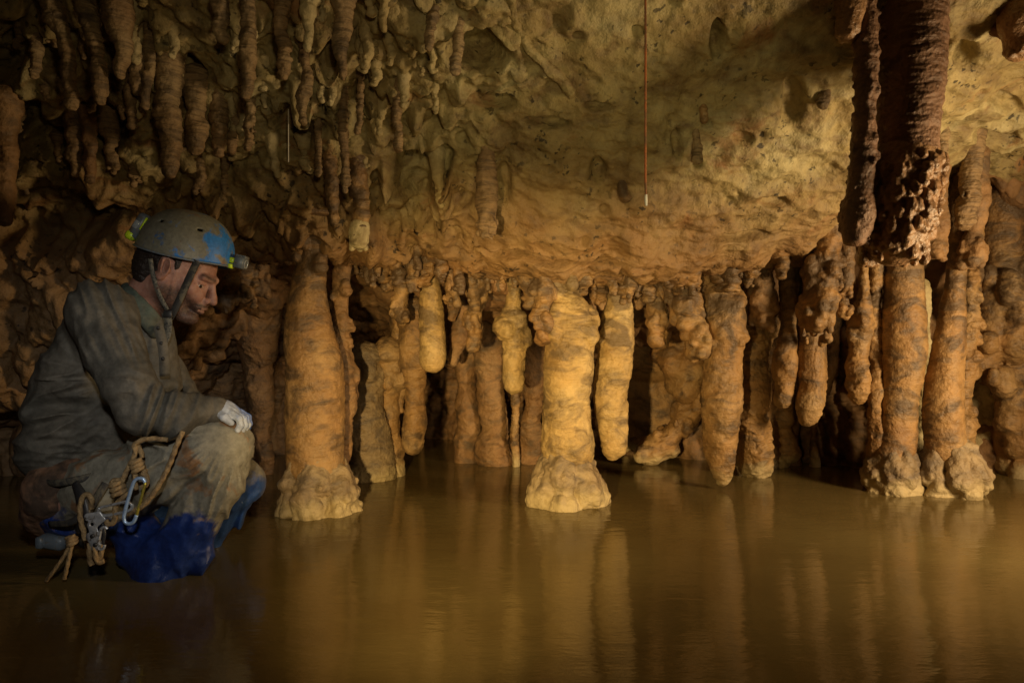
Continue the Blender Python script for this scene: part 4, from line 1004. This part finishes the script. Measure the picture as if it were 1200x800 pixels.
# battery pack behind
ba = np.array(Matrix.Rotation(math.radians(34), 3, 'Y')); BR = (HRt@np.array(Matrix.Rotation(math.radians(18), 3, 'Y'))).T
bc = hvec(-0.1345, -0.010, 0.058)
bp = mesh_ob('battery_pack', *join([rbox(bc, BR, (0.015, 0.030, 0.040), 0.25)]), M['grey'], person); bp.parent = helmet
child('battery_cap', [rbox(bc+BR.T@np.array([-0.004, -0.012, -0.034]), BR, (0.0135, 0.020, 0.013), 0.25)], M['neon'], bp)
child('battery_window', [rbox(bc+BR.T@np.array([-0.003, -0.0275, 0.002]), BR, (0.008, 0.004, 0.012), 0.25)], M['lens'], bp)
child('battery_trim', [rbox(bc+BR.T@np.array([0.0135, -0.0275, 0.014]), BR, (0.0025, 0.004, 0.020), 0.25)], M['neon'], bp)
child('elastic_band', tube([hel(u, 0.16+0.10*math.cos(u)*-1, 0.002) for u in np.linspace(math.pi*1.0, math.pi*1.05, 3)], 0.002, 6), M['black'], helmet)
# chin straps: webbing bands lying on the cheek and behind the ear
def band(pts, w, t, mat, name, par, nrm=(0, -1, 0.15)):
    c = smooth_path(pts, 8); T = np.gradient(c, axis=0); T /= np.linalg.norm(T, axis=1, keepdims=True)
    n0 = np.array(nrm, float); V = []; Q = []
    for i in range(len(c)):
        s_ = np.cross(T[i], n0); s_ /= np.linalg.norm(s_); n_ = np.cross(s_, T[i])
        for (a, b2) in ((-1,-1), (1,-1), (1,1), (-1,1)): V.append(c[i]+s_*a*w/2+n_*b2*t/2)
    for i in range(len(c)-1):
        for k in range(4): a, b2 = i*4+k, i*4+(k+1) % 4; Q.append((a, b2, b2+4, a+4))
    Q.append((0,3,2,1)); m = (len(c)-1)*4; Q.append((m,m+1,m+2,m+3))
    o = mesh_ob(name, np.array(V), np.array(Q), mat, person); o.parent = par; return o
yn = 2.0-0.098
for s, yo in ((1, 0), (-1, 0.196)):
    Yf = lambda d: 2.0-s*d
    band([P(231, 306, Yf(0.098)), P(222, 325, Yf(0.082)), P(213, 345, Yf(0.074)), P(203, 366, Yf(0.064)), P(196, 378, Yf(0.030))], 0.021, 0.003, M['strap'], 'front_strap', helmet, (0, -s, 0.1))
    band([P(176, 303, Yf(0.100)), P(180, 325, Yf(0.088)), P(187, 346, Yf(0.080)), P(196, 363, Yf(0.066))], 0.012, 0.003, M['webbing'], 'rear_strap', helmet, (0, -s, 0.1))
band([P(194, 366, 1.935), P(197, 378, 1.93), P(196, 392, 1.93), P(192, 404, 1.935), P(194, 420, 1.93)], 0.022, 0.005, M['webbing'], 'strap_tail', helmet)
child('strap_buckle', [rbox(P(197, 368, 1.927), np.eye(3), (0.012, 0.005, 0.010))], M['black'], helmet)
# jacket ---------------------------------------------------------------------
b = Blob(0.03)
pts = [P(82,570,2.0), P(80,530,2.0), P(88,490,2.0), P(107,440,2.0), P(131,395,2.0)]; rs = [pr(29), pr(38), pr(43), pr(45), pr(40)]
b.path(pts, rs, 0.04, sy=1.25)
b.path([P(131,392,2.0), P(158,372,2.0)], [pr(48), pr(30)], 0.04)
b.path([P(150,378,1.98), P(116,367,1.85)], [pr(26), pr(32)], 0.03); b.path([P(150,378,2.02), P(150,378,2.16)], [pr(30), pr(30)], 0.04)
b.path([P(118,368,1.86), P(132,410,1.80), P(152,455,1.76), P(166,482,1.755)], [pr(30), pr(26), pr(24), pr(22)], 0.02)
b.path([P(166,482,1.755), P(205,486,1.79), P(236,481,1.84), P(252,481,1.86)], [pr(22), pr(18), pr(14.5), pr(13)], 0.02)
b.path([P(152,380,2.14), P(190,440,2.20), P(215,480,2.22), P(262,488,2.14)], [pr(30), pr(28), pr(24), pr(13)], 0.03)
b.cone(P(172,392,2.0), P(178,440,2.02), pr(28), pr(30), 0.03); b.cone(P(130,470,2.0), P(128,540,2.0), pr(40), pr(36), 0.05)
b.ell(H(-0.03,0,-0.06), (0.075,0.075,0.05), None, 0.01, True)
b.cone(P(252,481,1.86), P(275,481,1.875), pr(10), pr(10), 0.004, sub=True)
def ridge(x, s=1.0): return 1-2*np.abs(x)
def folds(p):
    px = 600+p[:, 0]/p[:, 1]*FPX; py = 400-(p[:, 2]-CAM_H)/p[:, 1]*FPX
    d = -0.010*fbm(p*np.array([7, 7, 7]), 3, 21)-0.006*(fbm(p*8, 2, 22, ridged=True)-.4)
    # long folds fanning from the armpit over the back and waist
    dx, dy = px-176, py-446; ang = np.arctan2(dy, dx); rad = np.hypot(dx, dy)
    m = sstep(120, 160, rad*0+py*0+np.abs(ang)*57.3)*sstep(55, 100, rad)*sstep(400, 450, py)
    d = d-0.015*m*ridge(noise(np.stack([ang*7, rad*0.014, p[:, 1]*3], -1), 23))
    # waist gathers
    m2 = np.exp(-((py-525)/26)**2)*sstep(150, 110, px)
    d = d-0.010*m2*ridge(noise(np.stack([px*0.02, py*0.09, p[:, 1]*4], -1), 27))
    # cross creases at the elbow and along the forearm
    m3 = sstep(150, 185, px)*sstep(440, 455, py)
    d = d-0.018*m3*ridge(noise(np.stack([(px+0.35*(py-480))*0.055, py*0.014, p[:, 1]*4], -1), 24))*np.clip((258-px)/50, 0.2, 1)
    m4 = np.exp(-((px-160)/26)**2-((py-455)/34)**2); d = d-0.015*m4*ridge(noise(np.stack([px*0.02, py*0.065, p[:, 1]*3], -1), 25))
    # shoulder-to-elbow pulls
    m5 = sstep(440, 400, py)*sstep(1.96, 1.88, p[:, 1]); d = d-0.012*m5*ridge(noise(np.stack([(px-0.4*py)*0.06, py*0.012, p[:, 1]*3], -1), 26))
    return d
b.disp.append((folds, 0.03))
v, q = b.mesh(0.0036, 0.02); jacket = mesh_ob('jacket', v, q, M['jacket'], person)
# collar: a stand-and-fall band round the neck
cv = []
b = Blob(0.006)
ring_ = [(148,336,2.0), (151,339,1.935), (162,349,1.905), (176,364,1.905), (184,374,1.925), (189,383,1.955)]
pp = smooth_path([P(*a) for a in ring_], 6)
for i in range(len(pp)-1):
    b.cone(pp[i], pp[i+1], 0.008, 0.008, 0.006)
    dn = np.array([-0.012, -0.016, -0.024]); f = min(1, i/6)
    b.cone(pp[i]+dn*f, pp[i+1]+dn*f, 0.008, 0.008, 0.012); b.cone(pp[i]+dn*0.5*f, pp[i+1]+dn*0.5*f, 0.008, 0.008, 0.012)
pq = smooth_path([P(148,336,2.0), P(156,340,2.065), P(168,352,2.09), P(182,366,2.08)], 6)
for i in range(len(pq)-1): b.cone(pq[i], pq[i+1], 0.010, 0.010)
b.disp.append((lambda p: -0.003*fbm(p*30, 2, 31), 0.01))
v, q = b.mesh(0.003, 0.012); cl = mesh_ob('collar', v, q, M['collar'], person); cl.parent = jacket
# front opening with placket edge
band([P(182,372,1.925), P(188,392,1.90), P(192,415,1.90), P(193,440,1.92)], 0.026, 0.006, M['jacket'], 'placket', jacket, (0.5, -1, 0.1))
# trousers -------------------------------------------------------------------
b = Blob(0.02)
b.path([P(88,588,1.97), P(130,572,1.90), P(190,546,1.88), P(240,527,1.88), P(262,520,1.885)], [pr(38), pr(36), pr(33), pr(31), pr(28)], 0.03)
b.path([P(262,520,1.885), P(256,560,1.885), P(232,604,1.89), P(206,642,1.90), P(192,670,1.90)], [pr(28), pr(24), pr(22), pr(24), pr(26)], 0.010)
b.cone(P(150,612,1.79), P(284,546,1.80), 0.012, 0.009, 0.014, sub=True)
b.path([P(152,604,1.93), P(172,652,1.93)], [pr(23), pr(24)], 0.04)
b.path([P(222,610,1.885), P(226,655,1.885)], [pr(14), pr(12)], 0.02)
def tf(p, sgn=1, K=(272, 508)):
    px = 600+p[:, 0]/p[:, 1]*FPX; py = 400-(p[:, 2]-CAM_H)/p[:, 1]*FPX
    d = -0.007*fbm(p*8, 3, 41)-0.007*(fbm(p*9, 2, 42, ridged=True)-.4)
    dx, dy = px-K[0], py-K[1]; ang = np.arctan2(dy, -dx); rad = np.hypot(dx, dy)
    m = sstep(18, 60, rad)
    w_ = noise(p*9, 47); d = d-0.015*m*ridge(noise(np.stack([ang*5.5+0.5*w_, rad*0.016+0.3*w_, p[:, 1]*3], -1), 43))
    d = d-0.005*ridge(noise(np.stack([(py+0.6*px)*0.035, (px-py)*0.008, p[:, 1]*3], -1), 48))
    m2 = sstep(585, 625, py); d = d-0.005*m2*ridge(noise(np.stack([px*0.04, py*0.02, p[:, 1]*3], -1), 44))
    return d
b.disp.append((tf, 0.03))
v, q = b.mesh(0.0042, 0.02, zmin=-0.10); tr = mesh_ob('trouser_leg', v, q, M['trousers'], person); tr['label'] = 'near trouser leg, clay-covered thigh over wet blue shin'
b = Blob(0.02)
b.path([P(105,588,2.10), P(200,578,2.14), P(262,568,2.15), P(282,565,2.155)], [pr(36), pr(30), pr(28), pr(26)], 0.03)
b.path([P(282,565,2.155), P(255,600,2.15), P(226,640,2.15), P(215,670,2.15)], [pr(28), pr(25), pr(24), pr(24)], 0.02)
b.disp.append((lambda p: tf(p, 1, (300, 560)), 0.03))
v, q = b.mesh(0.0045, 0.02, zmin=-0.10); tr2 = mesh_ob('trouser_leg', v, q, M['trousers_far'], person); tr2['label'] = 'far trouser leg, wet blue knee with a clay smear'
# clay-smeared seat
b = Blob(0.02)
b.path([P(66,592,1.99), P(80,572,1.96), P(100,560,1.96)], [pr(30), pr(36), pr(34)], 0.03, sy=1.4)
b.path([P(62,600,2.0), P(82,612,2.0)], [pr(22), pr(22)], 0.02, sy=1.5)
b.disp.append((lambda p: -0.008*fbm(p*10, 3, 51)-0.004*fbm(p*26, 3, 52, ridged=True), 0.03))
v, q = b.mesh(0.0045, 0.02, zmin=0.005); mesh_ob('trouser_seat', v, q, M['seat'], person)
# gloved hand hanging over the knee: palm, four curled fingers, thumb
def hand(c, s=1.0, Yd=-1):
    b = Blob(0.005)
    w = np.array(c)
    f = lambda x, y, z: w+np.array([x, y*Yd, z])*s
    b.path([f(-0.045, 0, 0.004), f(-0.012, 0, 0.012)], [0.024*s, 0.026*s], 0.01, sy=1.2)
    b.ell(f(0.008, 0, 0.004), np.array((0.036, 0.044, 0.021))*s, np.array(Matrix.Rotation(math.radians(28), 3, 'Y')), 0.01)
    L = [0.82, 0.97, 1.0, 0.9]
    for i in range(4):
        y = -0.032+0.0215*i; l = L[3-i]
        k0 = f(0.026, y, -0.004); k1 = f(0.026+0.032*l, y*1.05, -0.022); k2 = f(0.026+0.038*l, y*1.06, -0.022-0.026*l); k3 = f(0.026+0.026*l, y*1.05, -0.022-0.045*l)
        b.path([k0, k1, k2, k3], [0.0115*s, 0.0105*s, 0.0095*s, 0.0085*s], 0.003)
    b.path([f(-0.016, 0.034, 0.000), f(0.010, 0.054, -0.014), f(0.032, 0.052, -0.032)], [0.014*s, 0.0115*s, 0.010*s], 0.005)
    b.disp.append((lambda p: -0.0022*fbm(p*45, 3, 61, ridged=True), 0.01))
    return b.mesh(0.0024, 0.012)
v, q = hand(P(267, 482, 1.87), 0.80); mesh_ob('glove', v, q, M['glove'], person)
v, q = hand(P(272, 490, 2.13), 0.7); mesh_ob('glove', v, q, M['glove'], person)
# dark sit harness over the hips
b1 = tube([P(40,560,1.93), P(62,566,1.82), P(90,562,1.80), P(115,556,1.82), P(124,554,1.83)], 0.010, 8, squash=(1, .35))
b2 = tube([P(96,640,1.86), P(98,610,1.80), P(112,585,1.765), P(124,566,1.775)], 0.011, 8, squash=(1, .35))
b3 = tube([P(58,614,1.84), P(82,612,1.80), P(100,600,1.785)], 0.009, 8, squash=(1, .35))
hs = mesh_ob('sit_harness', *join([b1, b2, b3]), M['strap'], person)
b4 = tube([P(88,566,1.785), P(96,584,1.77), P(100,604,1.765), P(92,622,1.78)], [0.012,0.02,0.02,0.012], 10, squash=(1,.6))
mesh_ob('gear_loop', *b4, M['black'], person).parent = hs
# hanging dark tackle behind the hip, just above the water
tag(mesh_ob('tackle_pouch', *join([rbox(P(66, 633, 1.90), np.array(Matrix.Rotation(math.radians(8), 3, 'Y')).T, (0.035, 0.03, 0.019), .2), rbox(P(50, 634, 1.88), np.eye(3), (0.010, 0.02, 0.016), .2)]), M['grey']), 'small wet grey pouch behind the caver, just above the water', 'pouch')
# ropes and metal ------------------------------------------------------------
RY = 1.735
def X(cx, cy, Y=RY): return P(cx/2.962, 430+cy/2.962, Y)
rr = 0.0062
def rope(pts, r=rr): return tube(pts, r, 12, lobes=3, twist=260, n=12)
def knot(c, ax, R=0.014, turns=2.6, r=rr, L=0.03):
    ax = np.array(ax, float); ax /= np.linalg.norm(ax); u = np.cross(ax, [0, 1, 0.1]); u /= np.linalg.norm(u); w_ = np.cross(ax, u)
    n = int(turns*8); return [np.array(c)+ax*L*(i/n-0.5)+(u*math.cos(2*math.pi*i/8)+w_*math.sin(2*math.pi*i/8)*0.9)*R for i in range(n+1)]
k1 = knot(X(410, 425, RY-.005), (0.25, 0, -1), 0.0135, 3, L=0.036)
k2 = knot(X(478, 345, RY), (0.3, 0, -1), 0.013, 3, L=0.032)
cow = [rope([X(582,253,1.745), X(540,248,1.74), X(495,252), X(468,270), X(470,300), X(448,345), X(428,385)]), rope([X(428,385)]+k1+[X(398,480)]),
       rope([X(398,470), X(400,505), X(396,535), X(378,545), X(368,530)]),
       rope([X(430,395), X(396,392), X(388,410), X(394,430)])]
e = empty('lanyard_rope', tuple(X(380, 545))); tag(e, 'short tan lanyard rope with a fat barrel knot hanging at the caver hip', 'rope')
mesh_ob('rope', *cow[0], M['rope'], e); mesh_ob('rope_end', *cow[2], M['rope'], e); mesh_ob('rope_bight', *cow[3], M['rope'], e); mesh_ob('knot', *cow[1], M['rope'], e)
e = empty('lanyard_rope', tuple(X(470, 420))); tag(e, 'second tan lanyard rope whose knot holds the bright blue-silver carabiner', 'rope')
mesh_ob('rope', *rope([X(470,262,RY+.01), X(488,290,RY+.005), X(494,315)]), M['rope'], e); mesh_ob('rope_end', *rope([X(470,370), X(468,400,RY), X(472,425,RY)]), M['rope'], e); mesh_ob('rope_bight', *rope([X(495,365), X(510,385), X(505,410), X(492,418)]), M['rope'], e)
mesh_ob('knot', *rope(k2), M['rope'], e)
tag(mesh_ob('rope', *rope([X(634,222,1.745), X(612,275,1.735), X(585,345,1.73), X(548,415,1.725), X(505,472,1.725), X(462,500), X(430,512,1.745)]), M['rope']), 'long tan rope arcing across the caver thigh down to the carabiner', 'rope')
tag(mesh_ob('rope', *rope([X(316,490,RY+.01), X(318,462), X(308,442), X(290,448), X(279,480), X(280,530), X(290,570), X(296,600)]), M['rope']), 'tan rope loop bent upright above the metal descender', 'rope')
e = empty('rope_tail', tuple(P(65, 681, 1.80))); tag(e, 'pair of short tan rope tails dangling to the water from one knot', 'rope')
mesh_ob('rope', *join([rope([X(244,612,1.79), X(226,650,1.79), X(192,700,1.79), X(160,742,1.80)], .005), rope([X(250,612,1.79), X(242,650,1.79), X(232,695,1.79), X(223,735,1.80)], .005)]), M['rope'], e)
mesh_ob('knot', *rope(knot(X(249,600,1.79), (0.2,0,-1), 0.009, 2.4, .005, .02)), M['rope'], e)
def carab(a, b2, w_, r, Y, gate=True):
    a = np.array(a); b2 = np.array(b2); d = b2-a; L = np.linalg.norm(d); d /= L; s_ = np.cross(d, [0, 1, 0.25]); s_ /= np.linalg.norm(s_)
    pts = [a+s_*w_*.45, a+s_*w_*.15-d*w_*.25, a-s_*w_*.35-d*w_*.05, a-s_*w_*.5+d*L*.2, b2-s_*w_*.5-d*L*.2, b2-s_*w_*.35, b2+d*w_*.2, b2+s_*w_*.4-d*w_*.05, b2+s_*w_*.5-d*L*.2]
    return pts, (a+s_*w_*.47, b2+s_*w_*.5-d*L*.18)
e = empty('carabiner', tuple(X(440, 545))); tag(e, 'bright blue-silver carabiner hanging upright from the lanyard knot', 'carabiner')
pts, g_ = carab(X(486,395,RY-.012), X(446,535,RY-.012), 0.030, .0046, RY); mesh_ob('frame', *tube(pts, 0.0046, 10), M['bluemetal'], e)
mesh_ob('gate', *tube([g_[0], (g_[0]+g_[1])/2, g_[1]], 0.0036, 8), M['yellow'], e)
e = empty('carabiner', tuple(X(410, 500))); tag(e, 'steel carabiner lying level, joining the descender to the upright one', 'carabiner')
pts, g_ = carab(X(352,502,RY-.004), X(452,480,RY-.008), 0.026, .0042, RY); mesh_ob('frame', *tube(pts, 0.0042, 10), M['metal'], e)
mesh_ob('gate', *tube([g_[0], (g_[0]+g_[1])/2, g_[1]], 0.0034, 8), M['metal'], e)
tag(mesh_ob('carabiner', *tube(carab(X(362,560,RY-.01), X(350,628,RY-.01), 0.016, .004, RY)[0], 0.0038, 10), M['metal']), 'small dull carabiner on the right side of the descender', 'carabiner')
# descender: shaped side plates, two bobbins, handle, bolts
e = empty('descender', tuple(X(328, 640))); tag(e, 'scuffed silver descender with two bolts hanging just above the water', 'descender')
def plate(Y):
    b = Blob(0.004); o = [(306,520,15), (340,512,12), (358,528,9), (320,548,17), (326,575,16), (330,605,17), (336,622,14), (312,600,10)]
    c = [X(x, y, Y) for x, y, r in o]; 
    for i in range(len(c)-1): b.cone(c[i], c[i+1], o[i][2]/2.962/FPX*Y, o[i+1][2]/2.962/FPX*Y, 0.003, sy=0.18)
    b.ball(X(320, 545, Y), 0.0045, 0.001, True)
    return b.mesh(0.0015, 0.006)
mesh_ob('side_plate', *plate(RY-.012), M['metal'], e); mesh_ob('side_plate', *plate(RY+.012), M['metal'], e)
def disc(c, r, t, mat, nm):
    mesh_ob(nm, *tube([np.array(c)-[0,t,0], np.array(c), np.array(c)+[0,t,0]], r, 18, n=2), mat, e)
disc(X(322, 585), .012, .010, M['metal'], 'bobbin'); disc(X(332, 615), .012, .010, M['metal'], 'bobbin')
disc(X(322, 585, RY-.016), .005, .004, M['black'], 'bolt'); disc(X(332, 615, RY-.016), .005, .004, M['black'], 'bolt')
mesh_ob('handle', *tube([X(356,540,RY), X(362,575,RY), X(358,612,RY)], [.004,.005,.004], 8), M['black'], e)
tag(mesh_ob('rope', *join([rope([X(312,610,RY-.004), X(310,640,RY-.008), X(312,668,RY), X(318,688,RY)]), rope([X(330,620,RY-.008), X(332,650,RY-.010), X(340,676,RY-.004), X(362,672,RY)]), rope([X(350,618,RY), X(352,645,RY-.004), X(344,668,RY)])]), M['rope']), 'stub rope ends wound out of the bottom of the descender', 'rope')

band([P(150,345,1.87), P(128,352,1.815), P(108,380,1.82), P(104,412,1.83)], 0.006, 0.004, M['jacket'], 'shoulder_seam', jacket, (0, -1, 0.2))

b = Blob(0.003); c0, c1 = P(243,481,1.855), P(253,481,1.86); b.cone(c0, c1, pr(16), pr(15.5)); b.cone(P(240,481,1.855), P(262,481,1.865), pr(10), pr(10), 0.002, sub=True)
b.disp.append((lambda p: -0.002*fbm(p*30, 2, 3), 0.01)); v, q = b.mesh(0.0026, 0.01); mesh_ob('sleeve_cuff', v, q, M['jacket'], person).parent = jacket
for i, (bx_, by_) in enumerate(((185.5, 384), (189, 402), (191, 420))):
    mesh_ob('button', *tube([P(bx_, by_, 1.899), P(bx_, by_, 1.894), P(bx_, by_, 1.890)], 0.005, 12, n=2), M['black'], person).parent = jacket
# ------------------------------------------------------------------ camera, lamps, world
cam = bpy.data.cameras.new('camera'); co = bpy.data.objects.new('camera', cam); COL.objects.link(co)
co.location = (0, 0, CAM_H); co.rotation_euler = (math.radians(90), 0, 0)
cam.sensor_width = 36; cam.lens = 24; cam.clip_end = 100; cam.clip_start = 0.02
scene.camera = co
w = bpy.data.worlds.new('World'); scene.world = w; w.use_nodes = True
bg = w.node_tree.nodes['Background']; bg.inputs[0].default_value = (0.02, 0.018, 0.015, 1); bg.inputs[1].default_value = 0.05
def spot(name, loc, at, power, col, size, angle, blend):
    l = bpy.data.lights.new(name, 'SPOT'); l.energy = power; l.color = col; l.shadow_soft_size = size
    l.spot_size = math.radians(angle); l.spot_blend = blend
    o = bpy.data.objects.new(name, l); COL.objects.link(o); o.location = loc
    o.rotation_euler = (Vector(at)-Vector(loc)).to_track_quat('-Z', 'Y').to_euler(); return o
# hand-held cave lamps and added fill spots just out of the picture
spot('hand_lamp', (-0.35, 0.12, 0.50), (-0.02, 2.80, 0.34), 330, (1.0, 0.68, 0.27), 0.03, 47, 1.0)
spot('lamp_right', (2.32, 1.50, 0.62), (0.75, 3.0, 0.60), 175, (1.0, 0.70, 0.36), 0.22, 140, 1.0)
spot('caver_lamp', (-0.10, 0.10, 0.95), (-1.12, 2.0, 0.45), 42, (1.0, 0.96, 0.90), 0.04, 36, 1.0)
spot('fill_high', (0.05, 0.10, 0.95), (-0.25, 2.2, 1.45), 18, (1.0, 0.76, 0.40), 0.05, 74, 1.0)  # added fill that lifts the upper left ceiling, not a known lamp
spot('fill_ceiling', (0.25, 0.10, 0.60), (0.30, 2.3, 1.18), 38, (1.0, 0.78, 0.34), 0.06, 44, 1.0)  # invented fill spot, put in to brighten the middle of the ceiling slab
vs = scene.view_settings; vs.view_transform = 'Standard'; vs.look = 'None'; vs.exposure = 0; vs.gamma = 1; vs.use_curve_mapping = False
scene.cycles.use_denoising = True
scene.cycles.max_bounces = 6; scene.cycles.diffuse_bounces = 3; scene.cycles.glossy_bounces = 3
scene.cycles.sample_clamp_indirect = 3
